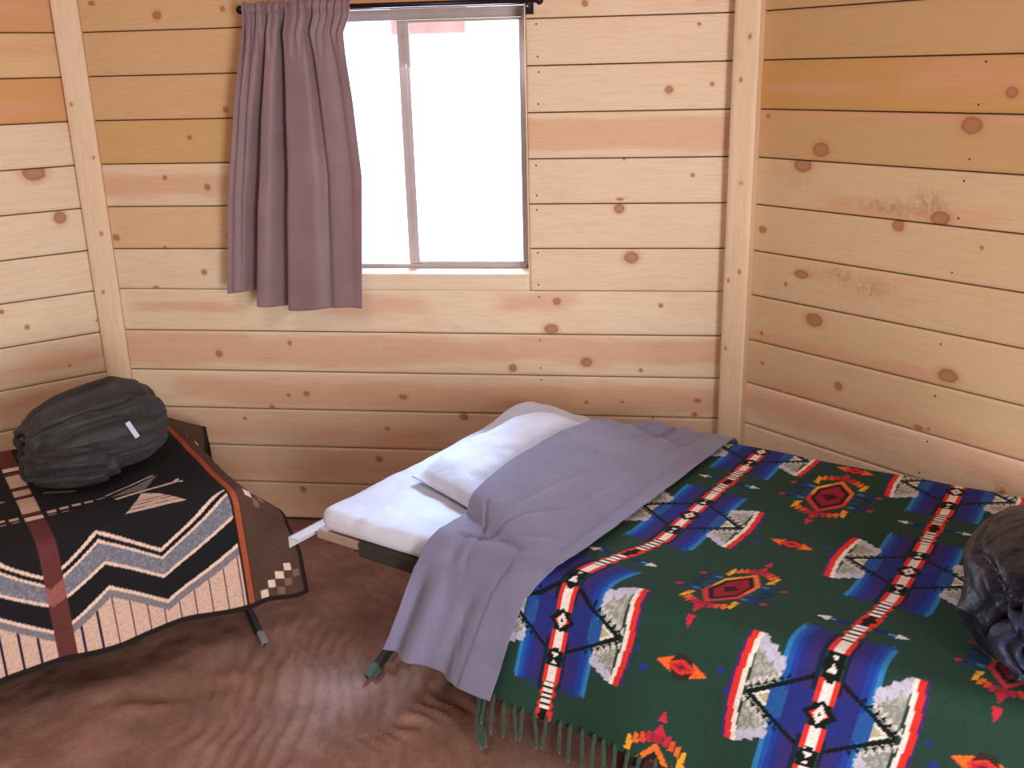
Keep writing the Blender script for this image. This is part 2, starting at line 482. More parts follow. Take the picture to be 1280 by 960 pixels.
# ---- right wall
KR = corners[1]
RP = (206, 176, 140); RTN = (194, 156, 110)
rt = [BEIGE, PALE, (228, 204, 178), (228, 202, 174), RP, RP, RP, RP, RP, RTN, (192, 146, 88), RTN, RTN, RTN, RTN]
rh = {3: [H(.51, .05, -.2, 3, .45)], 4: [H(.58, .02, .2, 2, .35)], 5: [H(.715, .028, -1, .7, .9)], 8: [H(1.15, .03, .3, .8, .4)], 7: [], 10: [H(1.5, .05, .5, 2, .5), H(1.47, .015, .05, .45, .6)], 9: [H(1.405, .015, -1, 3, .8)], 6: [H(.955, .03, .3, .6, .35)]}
KRT = [(0.802, 1.465, 0.016, 0.014), (0.192, 1.538, 0.005, 0.004), (0.712, 1.386, 0.029, 0.022), (0.274, 1.307, 0.029, 0.021), (0.214, 1.261, 0.031, 0.021), (0.654, 1.15, 0.028, 0.018), (0.538, 1.119, 0.018, 0.017), (0.082, 1.059, 0.014, 0.011), (0.774, 1.087, 0.006, 0.006), (0.236, 0.942, 0.026, 0.013), (0.181, 0.904, 0.007, 0.007), (0.292, 0.812, 0.03, 0.02), (0.101, 0.735, 0.007, 0.007), (0.11, 0.638, 0.008, 0.006), (0.392, 0.628, 0.014, 0.012), (0.724, 0.737, 0.029, 0.019), (0.656, 0.572, 0.014, 0.007), (0.686, 0.575, 0.007, 0.005), (0.907, 0.449, 0.01, 0.018), (0.307, 0.561, 0.006, 0.005), (0.081, 1.395, 0.009, 0.007)]
NRT = [(0.73, 1.537), (0.723, 1.436), (0.716, 1.304), (0.708, 1.25), (0.704, 1.155), (0.701, 1.105), (0.703, 1.014), (0.705, 0.959), (0.694, 0.819), (0.695, 0.673), (0.686, 0.538), (0.673, 0.441), (0.675, 0.398)]
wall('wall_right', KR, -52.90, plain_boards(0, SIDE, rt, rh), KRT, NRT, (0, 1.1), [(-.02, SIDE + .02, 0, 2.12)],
     [(.50, 1.165, .09, .022, .9), (.62, 1.18, .05, .04, .9), (.56, 1.155, .05, .02, .8), (.36, .955, .07, .025, .8), (.47, .935, .06, .03, .8), (.27, .96, .05, .02, .5), (.20, 1.22, .05, .03, .4), (.9, .46, .02, .05, .7)])

# ---- left wall: runs from the next corner up to KL, so s here is measured from its far end
KLS = corners[7]
lt = [BEIGE, BEIGE, PALE, PALE, PALE, CREAM, CREAM, CREAM, PALE, PALE, (204, 148, 94), (212, 174, 126), (202, 150, 98), TAN, TAN]
lh = {10: [H(1.46, .03, -1, 3, .6)], 11: [H(1.64, .03, -1, 3, .5)], 12: [H(1.755, .03, -1, 3, .5)], 4: [H(.62, .03, 1.6, 2.1, .4)], 3: [H(.5, .03, 1.6, 2.1, .4)]}
KLF = [(-0.181, 1.263, 0.036, 0.028), (-0.124, 1.11, 0.02, 0.021), (-0.281, 0.762, 0.008, 0.008), (-0.349, 0.825, 0.007, 0.008), (-0.169, 0.606, 0.006, 0.006), (-0.058, 0.746, 0.005, 0.005)]
KLF = [(s + SIDE, z, a, b) for s, z, a, b in KLF]
wall('wall_left', KLS, 37.10, plain_boards(0, SIDE, lt, lh), KLF, [], (1.55, SIDE), [(-.02, SIDE + .02, 0, 2.12)])

# ---- the walls behind the camera, with the doorway
others = [('wall_far_right', 2), ('wall_rear_right', 3), ('wall_rear', 4), ('wall_rear_left', 5), ('wall_far_left', 6)]
for nm, i in others:
    if i == 3:
        D0, D1 = .15, 1.10
        bds = []
        for r in range(15):
            if ROWS[r] < 1.96:
                bds.append((0, D0, ROWS[r] + G, ROWS[r + 1] - G, PALE, [])); bds.append((D1, SIDE, ROWS[r] + G, ROWS[r + 1] - G, PALE, []))
            else:
                bds.append((0, SIDE, ROWS[r] + G, ROWS[r + 1] - G, PALE, []))
        wall(nm, corners[i], angs[i], bds, [], [], (9, 9), [(-.02, D0, 0, 2.12), (D1, SIDE + .02, 0, 2.12), (D0, D1, 1.98, 2.12)])
    else:
        wall(nm, corners[i], angs[i], plain_boards(0, SIDE, [PALE, TAN, PALE, BEIGE, PALE] * 3), [], [], (9, 9), [(-.02, SIDE + .02, 0, 2.12)])

# ---- corner posts
def post(name, fc, bis, tan, width, seed):
    V = []; F = []
    fc = np.array(fc); bis = np.array(bis); tan = np.array(tan)
    zz = np.linspace(0.0, 2.12, 280); xs = np.array([-1, -.9, -.6, -.3, 0, .3, .6, .9, 1.0]) * width / 2
    Z, X = np.meshgrid(zz, xs, indexing='ij')
    dep = np.zeros_like(X); dep[:, 0] = dep[:, -1] = -.003
    dep += .0012 * vnoise(Z * 3, X * 20, seed=seed)
    P = fc + X[..., None] * tan + Z[..., None] * ZUP + dep[..., None] * bis
    kn = np.full(X.shape, 6.0)
    rs = random.Random(seed)
    for kz, kx in ([(1.62, .01), (1.5, -.01), (.93, .012), (.9, -.02), (.68, -.02), (1.2, .005)] if seed == 2 else [(1.47, -.02), (1.05, .01), (.85, -.01), (1.3, .02)]):
        kn = np.minimum(kn, np.sqrt(((Z - kz) / .008) ** 2 + ((X - kx) / .006) ** 2))
    n, m = X.shape
    WC = np.stack([Z * 1.0 + seed * 2, X, np.full(X.shape, seed * 1.7)], -1)
    V.append(P.reshape(-1, 3)); F.append(gridfaces(n, m, False)); off = n * m
    wcs = [WC.reshape(-1, 3)]; kns = [kn.ravel()]
    for c in (0, -1):
        Q = np.stack([P[:, c], P[:, c] - bis * .075], 1)
        V.append(Q.reshape(-1, 3)); F.append(gridfaces(n, 2) + off); off += 2 * n
        w2 = np.stack([WC[:, c], WC[:, c] + np.array([0, .04, 0])], 1)
        wcs.append(w2.reshape(-1, 3)); kns.append(np.full(2 * n, 6.0))
    V = np.concatenate(V)
    o = mesh(name, V, np.concatenate(F), M['wood'], origin=(fc[0], fc[1], 0), smooth=False,
             attrs={'wc': ('FLOAT_VECTOR', np.concatenate(wcs)), 'tint': ('FLOAT_COLOR', np.tile(lin((222, 194, 164)), (len(V), 1))), 'heart': ('FLOAT', np.full(len(V), -1.0)), 'knot': ('FLOAT', np.concatenate(kns))})
    return tag(o, kind='structure')
post('trim_1', (-1.3805, 3.3575, 0), (.2519, -.9678, 0), (.9678, .2519, 0), .078, 1)
post('trim_2', (.7025 + .0005, 3.0685 - .0185, 0), (-.5063, -.8624, 0), (.8624, -.5063, 0), .076, 2)

# ---- ceiling: an octagonal roof of planks rising to an open smoke hole
def ceiling():
    mb = MB()
    hole = [CENTER + (c - CENTER) * .20 for c in corners[:8]]
    for i in range(8):
        a0, a1 = corners[i], corners[(i + 1) % 8]; b0, b1 = hole[i], hole[(i + 1) % 8]
        n = 12
        for k in range(n):
            f0, f1 = k / n + .002, (k + 1) / n - .002
            def q(f, e):
                p = (a0 if e == 0 else a1) * (1 - f) + (b0 if e == 0 else b1) * f
                return np.array([p[0], p[1], 2.12 + .75 * f])
            vs = [q(f0, 0), q(f0, 1), q(f1, 1), q(f1, 0)]
            mb.add(vs + [v + np.array([0, 0, .03]) for v in vs], [(0, 1, 2, 3), (7, 6, 5, 4), (0, 4, 5, 1), (2, 6, 7, 3), (1, 5, 6, 2), (0, 3, 7, 4)])
    for i in range(8):
        a0, a1 = corners[i], corners[(i + 1) % 8]; b0, b1 = hole[i], hole[(i + 1) % 8]
        e0 = CENTER + (a0 - CENTER) * 1.06; e1 = CENTER + (a1 - CENTER) * 1.06
        lo = np.array([0, 0, 2.08]); hi = np.array([0, 0, 2.87])
        vs = [e0 + lo + ZUP * .035, e1 + lo + ZUP * .035, b1 + hi + ZUP * .035, b0 + hi + ZUP * .035]
        mb.add(vs + [v + ZUP * .03 for v in vs], [(0, 1, 2, 3), (7, 6, 5, 4), (0, 4, 5, 1), (2, 6, 7, 3), (1, 5, 6, 2), (0, 3, 7, 4)])
    return tag(mb.build('ceiling', M['cedar'], origin=(CENTER[0], CENTER[1], 2.12)), kind='structure')
ceiling()

# ---- floor of loose red dirt
def floor():
    xs = np.concatenate([np.arange(-3.4, -1.7, .15), np.arange(-1.7, .9, .012), np.arange(.9, 2.2, .13)])
    ys = np.concatenate([np.arange(-1.9, 1.75, .15), np.arange(1.75, 3.5, .012)])
    X, Y = np.meshgrid(xs, ys, indexing='ij')
    fine = ((X > -1.72) & (X < .9) & (Y > 1.74)).astype(float)
    Z = .007 * fbm(X * 1.7, Y * 1.7, seed=3) * fine
    warp = .09 * vnoise(X * 3.2, Y * 2.6, seed=8) + .03 * vnoise(X * 9, Y * 9, seed=9)
    rip = np.sin(2 * math.pi * (X * .94 + Y * .18 + warp) / .040)
    mask = sstep(-.25, .25, vnoise(X * 1.6 + 3, Y * 1.6, seed=21) + .62) * sstep(2.75, 2.35, Y) * sstep(-.95, -.6, X) * sstep(.3, .0, X)
    Z += .0070 * rip * mask * fine
    rip2 = np.sin(2 * math.pi * (X * .55 + Y * .8 + warp * 1.3) / .05)
    mask2 = sstep(2.35, 2.7, Y) * sstep(-.8, -.5, X)
    Z += .004 * rip2 * mask2 * fine
    # footprint-like hollow and loose crumbs in front of the striped cot
    for (cx, cy, rx, ry, h) in ((-.86, 2.28, .10, .05, -.014), (-1.0, 2.2, .05, .03, .016), (-.93, 2.2, .03, .025, .014), (-.78, 2.33, .05, .03, .01), (-1.1, 2.3, .12, .06, .012)):
        Z += h * np.exp(-(((X - cx) / rx) ** 2 + ((Y - cy) / ry) ** 2)) * fine
    Z += .0022 * fbm(X * 22, Y * 22, seed=5, oct=2) * fine * (0.35 + .65 * sstep(-.7, -.95, X))
    P = np.stack([X, Y, Z - .004], -1)
    o = mesh('floor', P.reshape(-1, 3), gridfaces(*X.shape), M['dirt'], origin=(0, 0, 0))
    tag(o, kind='structure')
floor()
g = MB(); g.box((0, 6, -.36), (1, 0, 0), (0, 1, 0), (0, 0, 1), 60, 60, .1)
tag(g.build('ground', M['sand']), kind='structure')

# ---- window
NIN = np.array([math.sin(TB), -math.cos(TB), 0.0])       # out of the back wall into the room
def wp(s, z, dep=0.0): return KL + D * s + ZUP * z + NIN * dep   # dep>0 towards the room
def window():
    f = MB()
    y0, y1 = -.150, -.106; c = (y0 + y1) / 2; h = (y1 - y0) / 2
    def bar(s0, s1, z0, z1, cc=c, hh=h): f.box(wp((s0 + s1) / 2, (z0 + z1) / 2, cc), D, NIN, ZUP, (s1 - s0) / 2, hh, (z1 - z0) / 2)
    bar(W0, W0 + .026, WZ0, WZ1); bar(W1 - .022, W1, WZ0, WZ1)
    bar(W0, W1, WZ1 - .012, WZ1); bar(W0, W1, WZ1 - .032, WZ1 - .018, c - .008, h - .01); bar(W0, W1, WZ1 - .018, WZ1 - .012, c, .006)
    bar(W0, W1, WZ0, WZ0 + .012)
    o = f.build('window_1', M['bronze'], origin=wp((W0 + W1) / 2, WZ0, 0)); tag(o, kind='structure')
    sx = 1.064
    s = MB()
    def sbar(a, b, z0, z1, cc, hh=.010): s.box(wp((a + b) / 2, (z0 + z1) / 2, cc), D, NIN, ZUP, (b - a) / 2, hh, (z1 - z0) / 2)
    # the sliding right sash
    zt, zb = WZ1 - .034, WZ0 + .014
    sbar(sx - .018, sx + .018, zb, zt, -.118, .012); sbar(sx + .002, sx + .006, zb, zt, -.105, .003)
    sbar(W1 - .03, W1 - .022, zb, zt, -.118); sbar(sx, W1 - .022, zb, zb + .007, -.118); sbar(sx, W1 - .022, zt - .008, zt, -.118)
    s.build('sash', M['bronze'], o)
    for nm, a, b, dd in (('glass_pane', sx + .016, W1 - .028, -.118), ('glass_pane', W0 + .024, sx - .008, -.136)):
        gm = MB(); gm.box(wp((a + b) / 2, (zb + zt) / 2, dd), D, NIN, ZUP, (b - a) / 2, .0015, (zt - zb) / 2 - .003)
        gm.build(nm, M['glass'], o)
    # wooden sill board and jamb returns
    def board(nm, s0, s1, z0, z1, d0, d1, seed):
        b = MB(); b.box(wp((s0 + s1) / 2, (z0 + z1) / 2, (d0 + d1) / 2), D, NIN, ZUP, (s1 - s0) / 2, (d1 - d0) / 2, (z1 - z0) / 2, .0015)
        n = len(b.v); vv = np.array(b.v)
        w = np.stack([(vv - KL) @ D + seed, (vv - KL) @ NIN, np.full(n, seed)], -1)
        mesh(nm, vv, b.f, M['wood'], o, smooth=False, attrs={'wc': ('FLOAT_VECTOR', w), 'tint': ('FLOAT_COLOR', np.tile(lin(CREAM), (n, 1))), 'heart': ('FLOAT', np.full(n, -1.0)), 'knot': ('FLOAT', np.full(n, 6.0))})
    board('sill', W0 - .002, W1 + .001, WZ0 - .012, WZ0 - .0005, -.156, .003, 3)
    board('jamb', W0 - .004, W0, WZ0, WZ1, -.105, -.001, 4); board('jamb', W1, W1 + .0045, WZ0 - .055, WZ1, -.105, -.001, 5)
window()
# pale pink plank outside, standing for a pinkish patch atop the right pane
e = MB(); q0 = np.array([-.47, 3.83, 0]); e.box(q0 + D * .205 + ZUP * 1.842, D, NIN, ZUP, .135, .02, .17, .003)
tag(e.build('outside_plank', M['plank_pink'], origin=q0), kind='structure')

# ---- curtain rod and curtain
def rodcurtain():
    r = empty('curtain_rod', wp(1.06, 1.737, .075), 'thin dark bronze curtain rod above the window, with a ball at its left end', 'curtain rod')
    a, b = .612, 1.515
    m = MB(); m.tube([wp(a, 1.737, .075), wp(b, 1.737, .075)], .0075, 12); m.build('rod', M['rod'], r, smooth=True)
    for s in (a - .008, b + .006):
        m = MB(); c = wp(s, 1.737, .075); m.ball(c, .0135); m.tube([c, c + D * (.016 if s < 1 else -.016)], .0095, 12); m.build('finial', M['rod'], r, smooth=True)
    for s in (a + .03, b - .03):
        m = MB(); m.tube([wp(s, 1.735, .075), wp(s, 1.725, .055), wp(s, 1.722, .002)], .0045, 8)
        m.box(wp(s, 1.722, .0015), D, NIN, ZUP, .012, .0015, .02); m.tube([wp(s, 1.737, .0855), wp(s, 1.725, .079)], .004, 8)
        m.build('bracket', M['rod'], r)
    c = empty('curtain', wp(.78, 1.28, .075), 'mauve brown curtain gathered over the left half of the window', 'curtain')
    N, K = 220, 150
    sv = np.linspace(0, 1, N); tv = np.linspace(0, 1, K)
    S, T = np.meshgrid(sv, tv, indexing='ij')
    lx = np.interp(T, [0, .12, .34, .66, 1], [.622, .608, .562, .508, .472]); rx = np.interp(T, [0, .045, .1, .3, .55, 1], [.957, .95, .928, .948, .962, .934])
    zb = .812 + .045 * sstep(.23, .19, S) + .006 * np.sin(S * 9)
    Z = 1.756 + (zb - 1.756) * T
    X = lx + (rx - lx) * S
    fold = np.zeros_like(S)
    for (ct, cb, w, A) in ((.05, .03, .025, .016), (.13, .09, .025, .016), (.26, .19, .030, .060), (.40, .42, .040, .070), (.64, .77, .035, .036), (.87, .93, .05, .010)):
        cc = ct + (cb - ct) * np.sqrt(T); ww = w * (.55 + .65 * T)
        amp = A * sstep(0.0, .12, T) * (1 if A > .04 else (1 - .6 * T))
        ww = np.where(S > cc, ww * .55, ww * 1.8)
        fold -= amp * np.exp(-((S - cc) / ww) ** 2)
    fold += -.016 * sstep(.24, .19, S) * sstep(.2, .8, T)
    g = (1 - sstep(.03, .20, T))
    fold += .006 * g * (np.sin(S * 2 * math.pi * 15 + 2.5 * vnoise(S * 7, T * 2, seed=2)) + .6 * vnoise(S * 40, T * 9, seed=4))
    pocket = np.exp(-((Z - 1.737) / .012) ** 2) * .009
    fold += .004 * vnoise(S * 4, T * 3, seed=12)
    dep = .108 + fold + pocket + .012 * T
    Z = Z + np.where(T < .03, .006 * vnoise(S * 30, 0, seed=7), 0)
    X = X + .006 * g * np.sin(S * 2 * math.pi * 15 + 1.0)
    P = KL + X[..., None] * D + Z[..., None] * ZUP + dep[..., None] * NIN
    k0 = 12
    o = mesh('curtain_panel', P.reshape(-1, 3), gridfaces(N, K, False), M['curtain'], c); solidify(o, .0016)
    # stitched bottom hem
    hp = P[:, K - 9] + NIN * .0012
    m = MB(); m.tube(list(hp[::3]), .0008, 5, False); m.build('hem_stitching', M['curtain'], c)
rodcurtain()

# ------------------------------------------------------------------ the two cots
class Bed:
    def __init__(s, A, u, v): s.A = np.array(A, float); s.u = np.array(u); s.v = np.array(v)
    def p(s, t, w, z):
        t, w, z = np.broadcast_arrays(np.asarray(t, float), np.asarray(w, float), np.asarray(z, float))
        return s.A + t[..., None] * s.u + w[..., None] * s.v + z[..., None] * ZUP
uR = dirv(-34.3); vR = np.array([-uR[1], uR[0], 0])
BR = Bed((-.495, 2.30, 0), uR, vR); WR, LR = .95, 1.72
aL = math.radians(33); uL = np.array([-math.cos(aL), -math.sin(aL), 0]); vL = np.array([-math.sin(aL), math.cos(aL), 0])
BL = Bed((-.755, 2.515, 0), uL, vL); WL, LL = .80, 1.92

def make_cot(B, W, L, zr, label, foot, end_out, cap, inset):
    r = empty('camping_cot', B.A + B.u * L / 2 + B.v * W / 2, label, 'cot', None)
    for w in (inset, W - inset):
        m = MB(); m.box(B.p(L / 2 - (.01 if end_out > 0 else 0), w, zr), B.u, B.v, ZUP, L / 2 + (.015 if end_out > 0 else -.02), .013, .013, .003); rail = m.build('side_rail', M['tube'], r)
        m = MB(); m.box(B.p(L / 2, w, zr - .006), B.u, B.v, ZUP, L / 2 - .115, .017, .024, .008); m.build('fabric_sleeve', M['canvas'], rail)
    for i, t in enumerate((-.035 if end_out > 0 else .02, L - .02)):
        m = MB(); lo, hi = (-end_out if i == 0 else .01), W - .01
        m.box(B.p(t, (lo + hi) / 2, zr + .012), B.v, B.u, ZUP, (hi - lo) / 2, .016, .002)
        m.box(B.p(t - .015 * (1 if i == 0 else -1), (lo + hi) / 2, zr - .001), B.v, B.u, ZUP, (hi - lo) / 2, .0018, .015)
        m.build('end_bar', M['alu'], r)
    m = MB()
    N, K = 24, 18
    T, Wd = np.meshgrid(np.linspace(.06, L - .06, N), np.linspace(inset, W - inset, K), indexing='ij')
    sag = -.012 * np.sin(np.pi * (Wd - inset) / (W - 2 * inset)) + zr + .010
    o = mesh('canvas_sling', B.p(T, Wd, sag).reshape(-1, 3), gridfaces(N, K), M['canvas'], r); solidify(o, .003)
    for t in (foot[0], L * .5, L - .1):
        for (w0, w1, dt) in ((foot[1], W - .03, -.008), (W - foot[1], .03, .008)):
            a0 = B.p(t + dt, w0, .004); a1 = B.p(t + dt, w1, zr - .012)
            ax = (a1 - a0); ln = np.linalg.norm(ax); ax = ax / ln
            ay = B.u; az = np.cross(ax, ay)
            m = MB(); m.box((a0 + a1) / 2, ax, ay, az, ln / 2, .009, .015, .003); lg = m.build('leg', M['legsteel'], r)
            c0 = a0 + ax * .022
            m = MB(); m.box(c0, ax, ay, az, .022, .0108, .0170, .003); m.build('foot_cap', cap, lg)
    return r
make_cot(BR, WR, LR, .424, 'wide camping cot made up with a white sheet and pillow below the window', (.085, .05), .062, M['footcap'], .022)
make_cot(BL, WL, LL, .402, 'camping cot under the black, brown and grey zigzag blanket by the left wall', (-.0, -.055), .0, M['legcap'], .045)

# ---- pillow shape shared with the cloth that lies over it
PQ = [np.array(q) for q in ((.105, .245), (.550, .075), (.120, .805), (.555, .775))]    # NL NR FL FR (t,w)
def pil_uv(t, w):
    a = np.zeros_like(t); b = np.zeros_like(t)
    for _ in range(6):
        la, lb = (a + 1) / 2, (b + 1) / 2
        pt = (1 - la) * (1 - lb) * PQ[0][0] + la * (1 - lb) * PQ[1][0] + (1 - la) * lb * PQ[2][0] + la * lb * PQ[3][0]
        pw = (1 - la) * (1 - lb) * PQ[0][1] + la * (1 - lb) * PQ[1][1] + (1 - la) * lb * PQ[2][1] + la * lb * PQ[3][1]
        a = a + (t - pt) / .22; b = b + (w - pw) / .31
    return a, b
def pil_h(a, b):
    e = np.clip(1 - np.abs(a) ** 2.6, 0, 1) * np.clip(1 - np.abs(b) ** 3.0, 0, 1)
    return .080 * e ** .5 * (1 - .68 * sstep(-.35, 1.0, a))
def bump(t, w):
    a, b = pil_uv(t, w)
    a = np.clip(np.where(a > 0, a / 1.55, a / 1.10), -1, 1); b = np.clip(b / 1.07, -1, 1)
    return pil_h(a, b) * 1.02 + .016 * sstep(0, .03, pil_h(a, b))

ZT = .50
# ---- mattress with its fitted sheet
def mattress():
    r = empty('mattress', BR.p(LR / 2, WR / 2, .44), 'thin mattress in a white fitted sheet on the wide cot', 'mattress')
    nu, nv = 260, 90
    # closed rounded slab: superellipse section swept along t
    th = np.linspace(0, 2 * np.pi, nv, endpoint=False)
    tt = np.concatenate([[0, .002, .007, .015, .025], np.linspace(.035, LR - .035, nu), [LR - .02, LR - .006, LR]])
    inset = np.array([.03, .018, .010, .004, .001] + [0] * nu + [.006, .015, .03])
    # section points by arclength round a rounded rectangle
    hw, hh, rr = WR / 2, .029, .024
    sec = []
    for cx, cy, a0 in ((hw - rr, hh - rr, 0), (-(hw - rr), hh - rr, 90), (-(hw - rr), -(hh - rr), 180), (hw - rr, -(hh - rr), 270)):
        for q in range(8):
            ang = math.radians(a0 + 90 * q / 7); sec.append((cx + rr * math.cos(ang), cy + rr * math.sin(ang)))
        if a0 in (0, 180):
            sgn = 1 if a0 == 0 else -1
            for q in np.linspace(0, 1, 42)[1:-1]: sec.append((sgn * (hw - rr) * (1 - 2 * q), sgn * hh))
    sec = np.array(sec)
    T, Y = np.meshgrid(tt, sec[:, 0], indexing='ij'); _, Zs = np.meshgrid(tt, sec[:, 1], indexing='ij')
    ins = inset[:, None]
    Y2 = Y * (1 - ins / hw * .7); Z2 = Zs * (1 - ins / .03 * .75)
    top = sstep(.0, .02, Zs)
    calm = sstep(.75, .45, T)
    wr = calm * .0035 * fbm(T * 9, Y * 7, seed=31) + .003 * np.abs(vnoise(T * 14 + Y * 6, Y * 10 - T * 5, seed=33))
    edge = sstep(.36, .47, np.abs(Y))
    wr += .004 * edge * vnoise(T * 26, Y * 4, seed=35)
    far = .028 * np.exp(-(((Y - .40) / .10) ** 2 + ((T - .06) / .13) ** 2))     # bunched at the head corner
    Z3 = .471 + Z2 + top * (wr * (.3 + .7 * calm) + far)
    P = BR.p(T, Y2 + hw, Z3)
    n, m = T.shape
    rings = [P[0].mean(0) + (P[0] - P[0].mean(0)) * q for q in (.002, .5)] + list(P) + [P[-1].mean(0) + (P[-1] - P[-1].mean(0)) * q for q in (.5, .002)]
    P = np.stack(rings); F = gridfaces(n + 4, m, False, True)
    mesh('fitted_sheet', P.reshape(-1, 3), F, M['sheet'], r)
mattress()

def pillow():
    N = 90
    a = np.linspace(-1, 1, N); a = np.sin(a * np.pi / 2) * .35 + a * .65
    A_, B_ = np.meshgrid(a, a, indexing='ij')
    # pinched sides, pointed corners
    pinch = 1 - .035 * (1 - B_ ** 2); pinch2 = 1 - .04 * (1 - A_ ** 2)
    la, lb = (A_ * pinch + 1) / 2, (B_ * pinch2 + 1) / 2
    t = (1 - la) * (1 - lb) * PQ[0][0] + la * (1 - lb) * PQ[1][0] + (1 - la) * lb * PQ[2][0] + la * lb * PQ[3][0]
    w = (1 - la) * (1 - lb) * PQ[0][1] + la * (1 - lb) * PQ[1][1] + (1 - la) * lb * PQ[2][1] + la * lb * PQ[3][1]
    h = pil_h(A_, B_)
    rim = sstep(1.0, .8, np.maximum(np.abs(A_), np.abs(B_)))
    wr = .006 * fbm(t * 9, w * 9, seed=51) * rim + .004 * np.abs(vnoise(t * 22, w * 14, seed=53)) * rim
    lift = .030 * (1 - rim) + .016
    zt = ZT + .021 + np.maximum(h, .0) + wr * sstep(0, .03, h)
    zb = ZT + .021 - 0 * h
    e = sstep(0, .03, h)
    zt = zt * e + (ZT + .027) * (1 - e); zb = zb * e + (ZT + .027) * (1 - e)
    n = N * N
    V = np.concatenate([BR.p(t, w, zt).reshape(-1, 3), BR.p(t, w, zb).reshape(-1, 3)])
    F = np.concatenate([gridfaces(N, N), gridfaces(N, N, True) + n])
    rim_i = [(0, j) for j in range(N - 1)] + [(i, N - 1) for i in range(N - 1)] + [(N - 1, j) for j in range(N - 1, 0, -1)] + [(i, 0) for i in range(N - 1, 0, -1)]
    r = empty('pillow', BR.p(.32, .48, ZT), 'white pillow lying on the head end of the wide cot, partly under the grey sheet', 'pillow')
    mesh('pillow_body', V, F, M['pillowcase'], r)
    m = MB(); pts = [BR.p(t[i, j], w[i, j], ZT + .024) for i, j in rim_i[::4]]; pts.append(pts[0]); m.tube(pts, .0022, 6, False); m.build('seam', M['pillowcase'], r, smooth=True)
pillow()

# ---- drape: cloth lying on the bed and hanging over its near and far edge
def drape(B, W, t, s, z0, delta, r=.035, hmap=None, flare=.10, wave=.012, wl=.23, seed=0):
    th = np.clip((r - s) / r, 0, np.pi / 2); thf = np.clip((s - (W - r)) / r, 0, np.pi / 2)
    w = np.clip(s, r, W - r); z = np.full_like(w, z0 + delta)
    hb = hmap(t, w) if hmap is not None else 0
    z = z + hb
    w = w - (r + delta) * np.sin(th) + (r + delta) * np.sin(thf)
    z = z - (r + delta) * (1 - np.cos(th)) - (r + delta) * (1 - np.cos(thf))
    dn = np.clip((r - np.pi * r / 2) - s, 0, None); df = np.clip(s - (W - r + np.pi * r / 2), 0, None)
    z = z - dn - df
    k = np.clip(dn / .3, 0, 1.2); kf = np.clip(df / .3, 0, 1.2)
    wv = wave * (np.sin(2 * np.pi * t / wl + seed) + .7 * vnoise(t * 6, dn * 3, seed=seed + 3))
    w = w - flare * dn - wv * k + .1 * flare * df
    return w, z

# ---------------------------------------------------------------- painting the woven patterns (vertex colours of the weave)
def inpoly(X, Y, pts):
    pts = np.asarray(pts, float); r = np.zeros(X.shape, bool)
    x0, y0 = pts.min(0); x1, y1 = pts.max(0)
    sel = (X >= x0) & (X <= x1) & (Y >= y0) & (Y <= y1)
    xs, ys = X[sel], Y[sel]; ins = np.zeros(xs.shape, bool)
    j = len(pts) - 1
    for i in range(len(pts)):
        xi, yi = pts[i]; xj, yj = pts[j]
        if yi != yj:
            c = ((yi > ys) != (yj > ys)) & (xs < (xj - xi) * (ys - yi) / (yj - yi) + xi)
            ins ^= c
        j = i
    r[sel] = ins
    return r

class Paint:
    def __init__(s, X, Y, base): s.X, s.Y = X, Y; s.C = np.tile(lin(base), X.shape + (1,))
    def poly(s, pts, c): s.C[inpoly(s.X, s.Y, pts)] = lin(c)
    def rect(s, x0, x1, y0, y1, c): s.C[(s.X >= x0) & (s.X <= x1) & (s.Y >= y0) & (s.Y <= y1)] = lin(c)
    def mask(s, m, c): s.C[m] = lin(c)
    def line(s, a, b, w, c):
        a = np.array(a, float); b = np.array(b, float); d = b - a; L = np.linalg.norm(d); n = np.array([-d[1], d[0]]) / L * w / 2
        s.poly([a + n, b + n, b - n, a - n], c)

